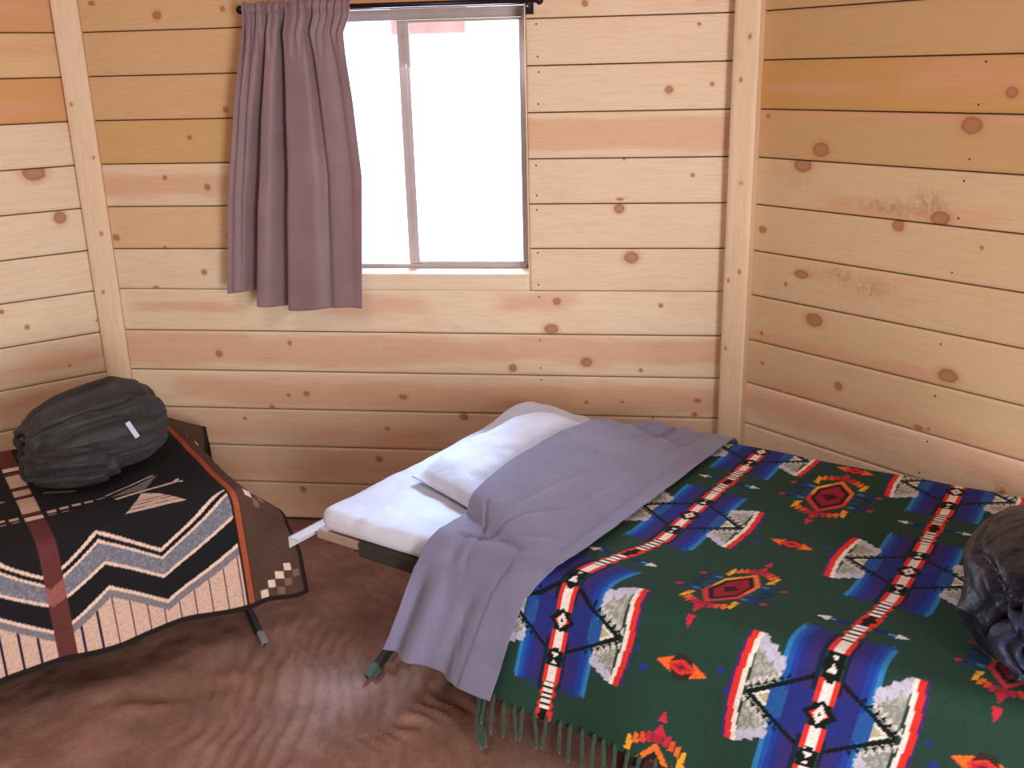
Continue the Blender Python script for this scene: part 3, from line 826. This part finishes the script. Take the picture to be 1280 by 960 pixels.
def paint_green(X, Y):
    GREEN = (37, 63, 52); BLK = (18, 24, 22); RED = (218, 50, 40); WHT = (232, 222, 214); CRIM = (190, 38, 60); ORG = (232, 108, 40); YEL = (236, 164, 44)
    PUR = (70, 50, 128); NAVY = (36, 46, 138); BLU = (34, 78, 172); LBL = (56, 142, 200); LIL = (188, 184, 204); GRY = (140, 142, 134)
    p = Paint(X, Y, GREEN)
    noise = vnoise(X * 210, Y * 210, seed=61)
    def fan(bx, ey, sg):
        f = lambda dx, dq: (bx + sg * dx, ey + dq)
        # blue wings, shading from violet at the band to pale blue outside
        ady = np.abs(Y - ey); dx = (X - bx) * sg
        ragged = .012 * noise
        ramp = [(.018, (24, 36, 58)), (.026, (52, 44, 104)), (.036, (50, 44, 112)), (.046, (40, 46, 126)), (.056, (34, 60, 148)), (.066, (34, 84, 166)), (.074, (46, 124, 184)), (.083, (46, 124, 184))]
        for (a, c), (b, c2) in zip(ramp[:-1], ramp[1:]):
            p.mask((dx >= a) & (dx < b) & (ady + ragged < .168) & (ady > .030 - .2 * a), c)
        p.mask((dx > .018) & (dx < .060) & (ady < .045), (40, 46, 118)); p.mask((dx > .060) & (dx < .088) & (ady < .028), (38, 84, 150))
        body = [f(.080, .040), f(.080, .076), f(.095, .076), f(.095, .088), f(.110, .088), f(.110, .098), f(.128, .098), f(.128, -.098), f(.110, -.098), f(.110, -.088), f(.095, -.088), f(.095, -.076), f(.080, -.076), f(.080, -.040), f(.118, -.006), f(.118, .006)]
        p.poly(body, GRY)
        p.mask(inpoly(X, Y, body) & (noise > .1), (168, 170, 160))
        for q in (1, -1):
            for k in range(3):
                x0 = .074 + .018 * k; y0 = .066 + .011 * k
                p.poly([f(x0, q * y0), f(x0 + .010, q * (y0 - .010)), f(x0 + .020, q * y0), f(x0 + .020, q * (y0 + .019)), f(x0 + .004, q * (y0 + .016))], LIL)
            for k in range(6):    # saw teeth along the arrow
                x0 = .074 + .010 * k; y0 = .050 - .0075 * k
                p.poly([f(x0, q * y0), f(x0 + .011, q * (y0 - .004)), f(x0 + .007, q * (y0 + .013))], (204, 198, 194))
        arc = lambda a: [f(a + .010 * (1 - (d / .11) ** 2) - .004, d) for d in np.linspace(-.108, .108, 15)]
        p.poly(arc(.129) + arc(.138)[::-1], WHT)
        p.poly(arc(.1375) + arc(.150)[::-1], RED)
        p.poly(arc(.1495) + arc(.155)[::-1], (72, 42, 104))
        for q in (1, -1):         # dark arrow
            p.line(f(.024, q * .070), f(.128, 0), .0085, BLK)
            for k in range(6):
                x0 = .058 + .012 * k; y0 = .053 - .0082 * k
                p.poly([f(x0, q * y0), f(x0 + .010, q * (y0 - .003)), f(x0 + .007, q * (y0 + .009))], BLK)
        p.poly([f(.088, .020), f(.116, 0), f(.088, -.020)], WHT)
        p.poly([f(.088, .013), f(.108, 0), f(.088, -.013)], (178, 172, 140))
    def tri(bx, y, sg):
        p.poly([(bx + sg * .022, y + .010), (bx + sg * .058, y + .005), (bx + sg * .058, y - .005), (bx + sg * .022, y - .010)], (30, 40, 92))
        p.poly([(bx + sg * .046, y + .004), (bx + sg * .062, y + .003), (bx + sg * .062, y - .003), (bx + sg * .046, y - .004)], LBL)
        p.poly([(bx + sg * .060, y + .010), (bx + sg * .084, y), (bx + sg * .060, y - .010)], (206, 206, 200))
    def band(bx, eyes):
        ady = np.full(X.shape, 9.0)
        for e in eyes: ady = np.minimum(ady, np.abs(Y - e))
        ax = np.abs(X - bx) * 1.36
        p.mask(ax < .020, BLK)
        inn = ax < .0115
        def seg(a, b): return (ady >= a) & (ady < b)
        red = ax < .0235
        for a, b in ((.024, .072), (.110, .150)):
            p.mask(seg(a, b) & red, RED); p.mask(seg(a, b) & inn, WHT)
        dm = ax / .040 + ady / .030
        p.mask((dm < 1), BLK); p.mask(ax / .022 + ady / .016 < 1, RED); p.mask(ax / .015 + ady / .020 < 1, WHT); p.mask(ax / .005 + ady / .006 < 1, BLK)
        p.mask(seg(.072, .110) & (ax < .024 - .35 * np.abs(ady - .09)), BLK)
        p.mask(seg(.066, .074) & (ax < .0115 - 1.0 * np.abs(ady - .07)), BLK)
        p.mask(seg(.079, .092) & (ax < (.092 - ady) * .9), WHT); p.mask(seg(.096, .104) & (ax < (ady - .095) * .8), WHT)
        for a in (.154, .168, .182, .196, .210):       # narrow bars, pinched and edged in red
            p.mask(seg(a, a + .0085) & (ax < .0165), WHT)
        sc = np.abs(((ady - .150) / .030) % 1.0 - .5)
        p.mask(seg(.150, .225) & (ax > .014) & (ax < .016 + .016 * sc), RED)
        p.mask(seg(.222, .27) & (ax > .010) & (ax < .0255), RED)
        p.mask((ax / .020 + np.abs(ady - .240) / .013) < 1, BLK)
    def small(cx, cy):
        f = lambda a, b: (cx + a, cy + b)
        p.poly([f(-.046, 0), f(0, .028), f(.046, 0), f(0, -.028)], (214, 62, 40))
        p.poly([f(-.05, .004), f(-.018, .019), f(-.026, 0), f(-.018, -.017)], ORG); p.poly([f(.05, -.004), f(.018, -.019), f(.026, 0), f(.018, .017)], ORG)
        p.poly([f(-.012, .028), f(.012, .028), f(.022, .006), f(0, .018), f(-.022, .006)], (52, 40, 34)); p.poly([f(-.012, -.028), f(.012, -.028), f(.022, -.006), f(0, -.018), f(-.022, -.006)], (52, 40, 34))
        p.poly([f(-.020, 0), f(0, .012), f(.020, 0), f(0, -.012)], CRIM); p.poly([f(-.010, 0), f(0, .005), f(.010, 0), f(0, -.005)], (110, 26, 40))
        for q in (1, -1):
            for (dx, dy, s_) in ((.070, .024, .009), (.088, -.014, .006)):
                p.poly([f(q * dx - s_, dy * q), f(q * dx, dy * q + s_ * 1.2), f(q * dx + s_, dy * q), f(q * dx, dy * q - s_ * 1.2)], (38, 52, 140))
    def big(cx, cy, k):
        f = lambda a, b: (cx + a * k, cy + b * k)
        hexa = lambda m, n: [f(0, n), f(m, n * .40), f(m, -n * .40), f(0, -n), f(-m, -n * .40), f(-m, n * .40)]
        for q in (1, -1):
            for e_ in (1, -1):
                for (dx, dy, c) in ((.050, .004, (32, 70, 140)), (.064, .014, (30, 42, 110)), (.078, .004, (28, 38, 98)), (.056, .030, (46, 116, 170)), (.070, .036, (32, 48, 128)), (.086, .034, (30, 40, 100))):
                    p.rect(*sorted((cx + q * (dx - .009) * k, cx + q * (dx + .009) * k)), *sorted((cy + e_ * (dy + .003) * k, cy + e_ * (dy + .014) * k)), c)
                p.poly([f(q * .094, e_ * .032), f(q * .105, e_ * .038), f(q * .098, e_ * .048), f(q * .088, e_ * .040)], (176, 48, 58))
                for j, (dx, dy, c) in enumerate(((.052, .088, YEL), (.040, .096, ORG), (.028, .103, (220, 76, 44)), (.0165, .109, CRIM))):
                    p.poly([f(q * (dx - .006), e_ * (dy - .012)), f(q * (dx + .005), e_ * (dy - .015)), f(q * (dx + .006), e_ * (dy + .013)), f(q * (dx - .004), e_ * (dy + .007))], c)
                p.poly([f(q * .044, e_ * .056), f(q * .060, e_ * .066), f(q * .046, e_ * .080)], YEL)
        hx = inpoly(X, Y, hexa(.043, .098))
        p.mask(hx, (206, 54, 62)); p.mask(hx & (Y > cy - .01 * k), (226, 112, 48)); p.mask(hx & (X < cx - .02 * k) & (Y > cy), YEL)
        p.poly(hexa(.034, .080), (28, 34, 30)); p.poly(hexa(.026, .062), (146, 28, 48)); p.poly([f(-.018, 0), f(0, .014), f(.018, 0), f(0, -.026)], (56, 20, 30))
        for e_ in (1, -1):
            p.poly([f(-.011, e_ * .100), f(.011, e_ * .100), f(.006, e_ * .122), f(-.006, e_ * .122)], (170, 34, 56))
            for (y0, y1, hw) in ((.118, .142, .0115), (.146, .172, .0095)):
                p.poly([f(-hw, e_ * y0), f(hw, e_ * y0), f(0, e_ * y1)], (196, 40, 66))
    bands = [(.82, (-.062, .42, .90)), (1.33, (-.085, .40, .885)), (1.84, (-.085, .40, .885)), (.31, (-.06, .42, .9))]
    for bx, eyes in bands:
        for e in eyes:
            for sg in (1, -1): fan(bx, e, sg)
            for sg in (1, -1): tri(bx, e + .245 if e > 0 else e + .215, sg)
        band(bx, eyes)
    for cx in (1.07, 1.585, .565):
        for cy, k_ in ((.145, .88), (.71, 1.12), (-.362, 1.0), (1.20, 1.0)): big(cx, cy, k_)
        for cy in (.40, -.085, .9): small(cx + .008, cy)
    return p.C.reshape(-1, 3)

def tshift(tau, s):
    a0 = np.interp(tau, [.3, .82, 1.33, 1.9], [-.10, -.085, -.035, 0])
    k = sstep(.30, .0, s)
    dn = np.clip(-s, 0, None)
    return a0 * k - np.interp(tau, [.3, .82, 1.33], [.17, .17, .16]) * dn

HEM = -.31
def green_blanket():
    taus = np.arange(.60, 1.715, .003); ss = np.arange(HEM, 1.16, .003)
    T, S = np.meshgrid(taus, ss, indexing='ij')
    t = T + tshift(T, S)
    hm = lambda t_, w_: bump(t_, w_) + .004 * fbm(t_ * 4, w_ * 4, seed=71) - 0 * t_
    hemwave = (1 + .03 * vnoise(T * 5, 0, seed=77)) * np.interp(T, [.60, .74], [.86, 1.0])
    w, z = drape(BR, WR, t, np.where(S < 0, S * hemwave, S), ZT, .014, hmap=hm, flare=.10, wave=.010, wl=.31, seed=2)
    col = paint_green(T, S)
    r = empty('blanket', BR.p(1.25, .45, ZT), 'dark green wool blanket with red, blue and orange geometric bands on the wide cot', 'blanket')
    o = mesh('wool_blanket', BR.p(t, w, z).reshape(-1, 3), gridfaces(*T.shape), M['wool'], r, attrs={'Col': ('FLOAT_COLOR', col)}); solidify(o, .004)
    rng = random.Random(8)
    tau = .655
    n = 0
    while tau < 1.71:
        T1 = np.array([tau]); S1 = np.array([HEM])
        t1 = T1 + tshift(T1, S1)
        w1, z1 = drape(BR, WR, t1, S1 * (1 + .03 * vnoise(T1 * 5, 0, seed=77)) * np.interp(T1, [.60, .74], [.86, 1.0]), ZT, .014, hmap=hm, flare=.10, wave=.010, wl=.31, seed=2)
        ln = .085 + .03 * rng.random(); pts = []; rs = []
        lean = rng.uniform(-.16, .06)
        for k in range(8):
            f = k / 7
            pts.append(BR.p(t1[0] + lean * ln * f + .0014 * math.sin(f * 4 + n), w1[0] - .002 + .002 * math.sin(f * 3 + n * 2), z1[0] + .012 - ln * f))
            rs.append((.0046 + .0008 * math.sin(k * 2.3)) * (1 if k < 7 else .45) * (.75 if k == 0 else 1))
        if n == 0:      # the knotted corner clump
            pts = [BR.p(t1[0] + .004 * math.sin(k), w1[0] + .002, z1[0] + .01 - .185 * k / 7) for k in range(8)]; rs = [.007, .0115, .0125, .012, .012, .0125, .0115, .009]
        m = MB(); m.tube(pts, rs, 9); m.build('tassel', M['tassel'], r, smooth=True)
        tau += rng.uniform(.021, .033); n += 1
green_blanket()

# ---- lilac grey flat sheet folded across the bed
def grey_sheet():
    qs = np.linspace(-.30, 1.06, 330); es = np.linspace(0, 1, 200)
    Q, E_ = np.meshgrid(qs, es, indexing='ij')
    tl = np.interp(Q, [-.32, -.26, -.17, -.04, .02, .164, .457, .70, .93, 1.06], [.250, .272, .300, .335, .365, .385, .386, .394, .43, .45])
    tr = np.interp(Q, [-.32, -.295, -.13, -.035, .03, .285, .62, .93, 1.06], [.565, .568, .612, .642, .702, .714, .722, .726, .726])
    # soften the kinks
    hemq = np.interp(E_, [0, .5, 1], [.258, .272, .288]) / .30
    Qs = np.where(Q < 0, Q * hemq, Q)
    t = tl + (tr - tl) * E_
    def crease(t_, q_, a, b, w_, d_):
        a = np.array(a); b = np.array(b); ab = b - a; L2 = ab @ ab
        u_ = np.clip(((t_ - a[0]) * ab[0] + (q_ - a[1]) * ab[1]) / L2, 0, 1)
        dist = np.hypot(t_ - a[0] - u_ * ab[0], q_ - a[1] - u_ * ab[1])
        return d_ * np.exp(-(dist / w_) ** 2) * (1 - .6 * u_)
    def hm(t_, w_):
        h = bump(t_, w_) * 1.0
        c = (.475, .045)
        for b, wd, dp in (((.375, .02), .0045, -.011), ((.43, .13), .0045, -.012), ((.60, .22), .008, -.007), ((.66, .10), .010, -.006), ((.56, .42), .010, -.004)):
            h = h + crease(t_, w_, c, b, wd, dp)
        for a, b, wd, dp in (((.50, .95), (.47, .72), .012, .009), ((.55, .93), (.52, .66), .010, -.008), ((.58, .95), (.57, .70), .012, .010), ((.45, .55), (.60, .30), .012, .006), ((.52, .5), (.66, .33), .012, -.005)):
            h = h + crease(t_, w_, a, b, wd, dp)
        h = np.maximum(h, bump(t_, w_) - .012)
        h = h + .005 * fbm(t_ * 5 + w_ * 2, w_ * 6, seed=81)
        return h
    w, z = drape(BR, WR, t, Qs, ZT, .030, hmap=hm, flare=.17, wave=.006, wl=.20, seed=5)
    dn = np.clip(-Qs, 0, 1)
    for (tc, wd, am) in ((.33, .022, .012), (.43, .03, .016), (.52, .02, -.010), (.38, .016, -.010)):
        w = w - am * np.exp(-((t - tc + .35 * dn) / wd) ** 2) * sstep(.0, .12, dn)
    # thicker turned-over hem along the right side
    fold = sstep(.70, .74, E_) * .0035
    z = z + fold * (Q > .02)
    w = np.where(Q > .02, w, w - fold)
    sh = empty('bed_sheet', BR.p(.55, .45, ZT), 'lilac grey flat sheet folded across the wide cot between pillow and green blanket', 'sheet')
    o = mesh('sheet_fold', BR.p(t, w, z).reshape(-1, 3), gridfaces(*Q.shape, True), M['grey'], sh); solidify(o, .0022)
grey_sheet()

# ---------------------------------------------------------------- left blanket
def paint_left(X, Y):
    BLK = (30, 29, 32); GRY = (112, 112, 124); CRM = (226, 196, 178); BEI = (206, 172, 154); RUST = (160, 82, 52); MAR = (98, 52, 50); BRN = (84, 62, 52); DK = (38, 30, 28)
    p = Paint(X, Y, BLK)
    xm = np.abs(((X + .0) % 1.0)); xm = np.where(xm > .5, 1 - xm, xm)     # mirror every half metre
    ym = np.where(Y > WL / 2, WL - Y, Y) - .012
    f1 = np.interp(xm, [0, .04, .225, .372, .5], [.050, .026, -.092, .002, -.086])
    f2 = np.interp(xm, [0, .028, .228, .366, .5], [-.034, -.051, -.166, -.079, -.160])
    f3 = np.interp(xm, [0, .025, .229, .367, .5], [-.112, -.128, -.239, -.146, -.236])
    p.mask((ym < f1 + .005) & (ym > f1 - .005), CRM)
    p.mask((ym < f1 - .018) & (ym > f1 - .026), CRM)
    hz = vnoise(X * 260, Y * 260, seed=91)
    p.mask((ym < f1 - .026) & (ym > f2), GRY); p.mask((ym < f1 - .026) & (ym > f2) & (hz > .3), (134, 132, 142))
    p.mask((ym < f2 + .004) & (ym > f2 - .005), CRM)
    p.mask((ym < f3 + .005) & (ym > f3 - .005), CRM); p.mask((ym < f3 - .005) & (ym > f3 - .026), (124, 118, 124))
    p.mask((ym < f3 - .026), BEI)
    k = (xm + .010) % .0415
    p.mask((ym < f3 - .026) & (k < .0055), (36, 34, 62))
    # maroon stripe with cream bars
    st = np.abs(((X + .5) % 1.0) - .5)
    st = np.abs(xm - .5) < .023
    st = np.abs(X % 1.0 - .49) < .022
    p.mask(st & (ym < .165), MAR)
    p.mask(st & (ym < f1 - .026) & (ym > f2), (150, 88, 84))
    p.mask(st & (ym > .165), BLK)
    for a, b, c in ((.165, .195, CRM), (.205, .225, MAR), (.228, .34, BEI), (.35, .362, MAR), (.365, .40, BEI), (.40, .5, MAR)):
        p.mask(st & (ym > a) & (ym < b), c)
    # small stepped dashes each side of the stripe
    for j in range(5):
        for q in (1, -1):
            x0 = .49 + q * (.035 + .032 * j)
            p.rect(min(x0, x0 + q * .022), max(x0, x0 + q * .022), .205 + .004 * j, .222 + .003 * j, BEI if j < 4 else GRY)
            p.rect(min(x0, x0 + q * .018), max(x0, x0 + q * .018), .185, .195, (150, 124, 112)) if j < 2 else None
    p.line((.44, .36), (.36, .33), .012, (150, 130, 120)); p.line((.54, .36), (.62, .33), .012, (150, 130, 120))
    # arrow motif beside the bag
    def motif(m):
        f = lambda a, b: (m(a), b)
        p.poly([f(.290, .215), f(.140, .315), f(.200, .215)], (126, 116, 112)); p.line(f(.300, .235), f(.150, .318), .006, CRM)
        p.poly([f(.287, .052), f(.130, .044), f(.172, .160), f(.215, .190)], CRM)
        for g in (.085, .115, .142): p.line(f(.285, g - .004), f(.13, g - .012), .005, BLK)
        p.line(f(.283, .190), f(.108, .222), .012, CRM); p.line(f(.108, .222), f(.094, .212), .010, CRM); p.line(f(.112, .226), f(.100, .240), .010, CRM)
    motif(lambda a: a); motif(lambda a: .98 - a); motif(lambda a: 1 + a); motif(lambda a: 1.98 - a)
    # rust stripe and brown border at the end
    p.mask(X < .024, RUST); p.mask((X > .021) & (X < .0255), DK); p.mask(X < .003, (70, 44, 36))
    p.mask(X < -.001, BRN)
    p.mask(X < -.150 + .011, DK)
    for gy in (-.275, .02, .27, .56, .86):
        for j in range(4):
            cx = -.030 - .024 * j; cy = gy + .026 * j
            for (ox, oy, c) in ((0, 0, CRM), (-.022, -.022, (126, 96, 80))):
                p.rect(cx + ox - .010, cx + ox + .010, cy + oy - .011, cy + oy + .011, c)
    p.mask((Y < -.30 + .014) & (X > -.2), DK)
    return p.C.reshape(-1, 3)

def left_blanket():
    HEML = -.300; BW = .155
    xs = np.concatenate([np.arange(-BW, .86, .0032), np.arange(.862, 1.86, .02)])
    ss = np.arange(HEML, WL + .26, .0032)
    T, S = np.meshgrid(xs, ss, indexing='ij')
    b = np.clip(-T, 0, None); t = np.clip(T, 0, None)
    hm = lambda t_, w_: -.012 * np.sin(np.pi * np.clip(w_, 0, WL) / WL) * sstep(0, .1, t_) + .005 * fbm(t_ * 4, w_ * 5, seed=95)
    hemwave = 1 + .05 * vnoise(T * 4.2, 0, seed=99)
    w, z = drape(BL, WL, t, np.where(S < 0, S * hemwave, S), .45, .004, r=.04, hmap=hm, flare=.13, wave=.012, wl=.34, seed=1)
    # the border beyond the end: droops, hanging as a flap at the near corner, sticking out at the far one
    phi = np.interp(S, [-.32, -.16, -.04, .05, .3, .62, .80, .95], [5, 14, 34, 44, 70, 60, 22, 6])
    ph = np.radians(phi)
    r0 = .02
    out = np.where(b < r0, b, r0 + (b - r0) * np.cos(ph)); dn = np.where(b < r0, 0, (b - r0) * np.sin(ph))
    tt = np.where(T < 0, -out, t); z = z - np.where(T < 0, dn, 0)
    w = w + np.where(T < 0, .010 * np.sin(b * 40) * sstep(0, -.2, S), 0)
    # keep the far side against the wall
    col = paint_left(T, S)
    r = empty('blanket', BL.p(.6, .4, .45), 'black and grey zigzag blanket with beige hem draped over the cot by left wall', 'blanket')
    o = mesh('woven_blanket', BL.p(tt, w, z).reshape(-1, 3), gridfaces(*T.shape, True), M['wool_l'], r, attrs={'Col': ('FLOAT_COLOR', col)}); solidify(o, .003)
left_blanket()

# ---------------------------------------------------------------- rolled sleeping bags
def roll_mesh(name, c, ax, L, ry, rz, zbase, mat, parent, seed, seams=(), n=110, m=160, wr=.014, spiral=1.0, lean=0.0, squash=1.0, taper=0.0, dome=0.0):
    ax = np.array(ax, float); ax /= np.linalg.norm(ax)
    sd = np.cross(ZUP, ax); sd /= np.linalg.norm(sd)
    prof_x = np.array([-.86, -.93, -.97, -.985, -.96, -.88, -.7, -.4, 0, .4, .7, .88, .96, .985, .97, .93, .86])
    prof_r = np.array([0, .28, .52, .70, .84, .94, .99, 1.01, 1.02, 1.01, .99, .94, .84, .70, .52, .28, 0])
    k = np.linspace(0, 16, n)
    def sm(a):
        return np.interp(k, np.arange(17), a)
    px, pr = sm(prof_x), sm(prof_r)
    pr = pr * (1 - dome * np.clip(np.abs(px) / .9, 0, 1) ** 2.2)
    for _ in range(3):
        px[1:-1] = (px[:-2] + 2 * px[1:-1] + px[2:]) / 4; pr[1:-1] = (pr[:-2] + 2 * pr[1:-1] + pr[2:]) / 4
    ph = np.linspace(0, 2 * np.pi, m, endpoint=False)
    PX, PH = np.meshgrid(px, ph, indexing='ij'); PR, _ = np.meshgrid(pr, ph, indexing='ij')
    x = PX * L / 2
    cs, sn = np.cos(PH), np.sin(PH)
    side = sstep(.5, .95, PR); PR = PR * (1 + taper * PX)
    lap = np.zeros_like(PR)
    for (p0, dp, am) in seams:        # folds running along the roll
        pp = p0 + .22 * vnoise(x * 5, 0, seed=seed + int(p0 * 10)) + dp * x / L
        dd = np.angle(np.exp(1j * (PH - pp)))
        lap += am * (np.exp(-np.clip(dd, 0, None) / .55) * (dd > 0) - .8 * np.exp(-(dd / .07) ** 2))
    wrk = wr * (1 - 2 * np.abs(vnoise(x * 3.5, cs * 2.4, sn * 2.4, seed=seed))) + wr * .5 * vnoise(x * 8, cs * 4, sn * 4, seed=seed + 5) + wr * .22 * (1 - 2 * np.abs(vnoise(x * 16, cs * 7, sn * 7, seed=seed + 9)))
    rr = PR * (1 + 0) + (wrk + lap) / max(ry, rz) * side
    Y = rr * ry * cs; Z = rr * rz * sn
    end = (1 - side)
    x = x - np.sign(PX) * end * spiral * .010 * np.sin(PR * 4.2 * 2 * np.pi - PH) * sstep(0, .15, PR) + end * .010 * vnoise(Y * 30, Z * 30, PX, seed=seed + 3)
    zc = zbase + rz * squash
    Zw = zc + Z + lean * x
    Zw = np.where(Zw < zbase + .03, zbase + .03 - .03 * (1 - np.exp((Zw - zbase - .03) / .03)), Zw)
    P = np.array([c[0], c[1], 0.0]) + x[..., None] * ax + Y[..., None] * sd + Zw[..., None] * ZUP
    F = gridfaces(n, m, False, True)
    return mesh(name, P.reshape(-1, 3), F, mat, parent)

def left_bag():
    c = BL.p(.275, .47, 0)
    r = empty('sleeping_bag', (c[0], c[1], .45), 'charcoal grey sleeping bag rolled up on the zigzag blanket', 'sleeping bag', None)
    ax = -uL + .10 * vL
    roll_mesh('shell', c, ax, .37, .152, .112, .452, M['bag_grey'], r, 5, seams=((.35, .25, .026), (1.1, .2, .014), (1.75, -.2, .020), (2.3, .25, .024), (2.8, .1, .020), (3.4, .1, .016)), lean=.05, taper=.18, dome=.22)
    c2 = BL.p(.355, .360, 0)
    roll_mesh('loose_end', c2, -uL * .9 - .35 * vL, .22, .078, .062, .452, M['bag_gin'], r, 23, seams=((.9, .5, .012), (2.4, -.5, .014), (1.6, .8, .012)), n=70, m=90, wr=.026, spiral=2.2, dome=.2)
    m = MB()
    sh = [o for o in r.children if o.name.startswith('shell')][0]
    vv = np.array([v.co for v in sh.data.vertices]) + np.array(r.location)
    dr = -vL * .80 + ZUP * .42; rel = vv - BL.p(.275, .47, .55)
    near = np.abs(rel @ (-uL) - .085) < .012
    p0 = vv[near][np.argmax(rel[near] @ dr)] + dr * .004
    a3 = dr / np.linalg.norm(dr); a1 = np.cross(a3, uL); a1 /= np.linalg.norm(a1); a1 = a1 * .94 - uL * .34; a2 = np.cross(a3, a1)
    m.box(p0, a1, a2, a3, .026, .0070, .0015, .0005)
    tag(m.build('label_tag', M['tagw'], r), 'small pale tag')
left_bag()

def right_bag():
    c = BR.p(1.61, .27, 0)
    r = empty('sleeping_bag', (c[0], c[1], .51), 'navy blue sleeping bag rolled up on the green patterned blanket by the right wall', 'sleeping bag', None)
    ax = vR * .97 + uR * -.08
    roll_mesh('shell', c, ax, .44, .150, .104, .516, M['bag_navy'], r, 41, seams=((2.3, .3, .026), (1.5, .4, .020), (3.0, -.4, .028), (.8, .1, .018)), wr=.014, spiral=1.2, dome=.12)
    c2 = BR.p(1.635, .06, 0)
    roll_mesh('lining', c2, ax, .10, .085, .078, .545, M['bag_in'], r, 63, seams=((1.2, .6, .01),), n=60, m=80, wr=.016, spiral=1.6)
    m = MB()
    for q in range(3):
        b = BR.p(1.605 + .03 * q, .008, .635 - .02 * q)
        m.tube([b, b + uR * .018 - ZUP * .012 - vR * .004, b + uR * .028 + ZUP * .006 - vR * .002], .0022, 6)
    m.build('drawcord', M['white'], r)
right_bag()

# ---------------------------------------------------------------- light
w = bpy.data.worlds.new('World'); scene.world = w; w.use_nodes = True
bg = w.node_tree.nodes['Background']; bg.inputs[0].default_value = (.90, .95, 1.0, 1); bg.inputs[1].default_value = 2.6

def sun(name, d, strength, ang, col):
    l = bpy.data.lights.new(name, 'SUN'); l.energy = strength; l.angle = math.radians(ang); l.color = col
    o = bpy.data.objects.new(name, l); o.rotation_euler = Vector(d).to_track_quat('-Z', 'Y').to_euler(); o.location = (1, 6, 5); return link(o)
el = math.radians(45)
sun('sun', (-.12 * math.cos(el), -.993 * math.cos(el), -math.sin(el)), 8.2, 9.0, (.37, .63, 1.0))

def area(name, loc, tgt, sx, sy, power, col):
    l = bpy.data.lights.new(name, 'AREA'); l.shape = 'RECTANGLE'; l.size = sx; l.size_y = sy; l.energy = power; l.color = col
    o = bpy.data.objects.new(name, l); o.location = loc
    o.rotation_euler = (Vector(tgt) - Vector(loc)).to_track_quat('-Z', 'Y').to_euler(); return link(o)
# daylight coming in by the open doorway
k3 = corners[3]; d3 = dirv(angs[3]); n3 = np.array([math.sin(math.radians(angs[3])), -math.cos(math.radians(angs[3])), 0.0])
dc = k3 + d3 * .625 + ZUP * 1.0 - n3 * .02
area('door_daylight', tuple(dc), tuple(dc + n3), .85, 1.85, 112, (.95, .97, 1.0))
# added overhead fill lamp, hung at the roof's smoke hole
area('overhead_fill', (CENTER[0], CENTER[1], 2.84), (CENTER[0], CENTER[1], 0), .8, .8, 20, (1.0, .96, .92))
# daylight at the window
wc_ = wp(1.22, 1.32, -.19)
area('window_daylight', tuple(wc_), tuple(wc_ + NIN - ZUP * .35), .5, .8, 24, (.60, .72, 1.0))

# ---------------------------------------------------------------- camera
pitch, roll = math.radians(17.62), math.radians(-1.40)
fwd = Vector((0, math.cos(pitch), -math.sin(pitch))); up = Vector((0, math.sin(pitch), math.cos(pitch))); right = Vector((1, 0, 0))
r2 = right * math.cos(roll) + up * math.sin(roll); u2 = up * math.cos(roll) - right * math.sin(roll)
cam = bpy.data.cameras.new('camera'); cam.sensor_width = 36; cam.lens = 36 * 1245 / 1280; cam.clip_start = .02
co = bpy.data.objects.new('camera', cam)
mm = Matrix((r2, u2, -fwd)).transposed().to_4x4(); mm.translation = (0, 0, 1.55)
co.matrix_world = mm; link(co); scene.camera = co

vs = scene.view_settings
vs.view_transform = 'Standard'; vs.look = 'None'; vs.gamma = 1.0; vs.use_curve_mapping = False; vs.exposure = 0.08
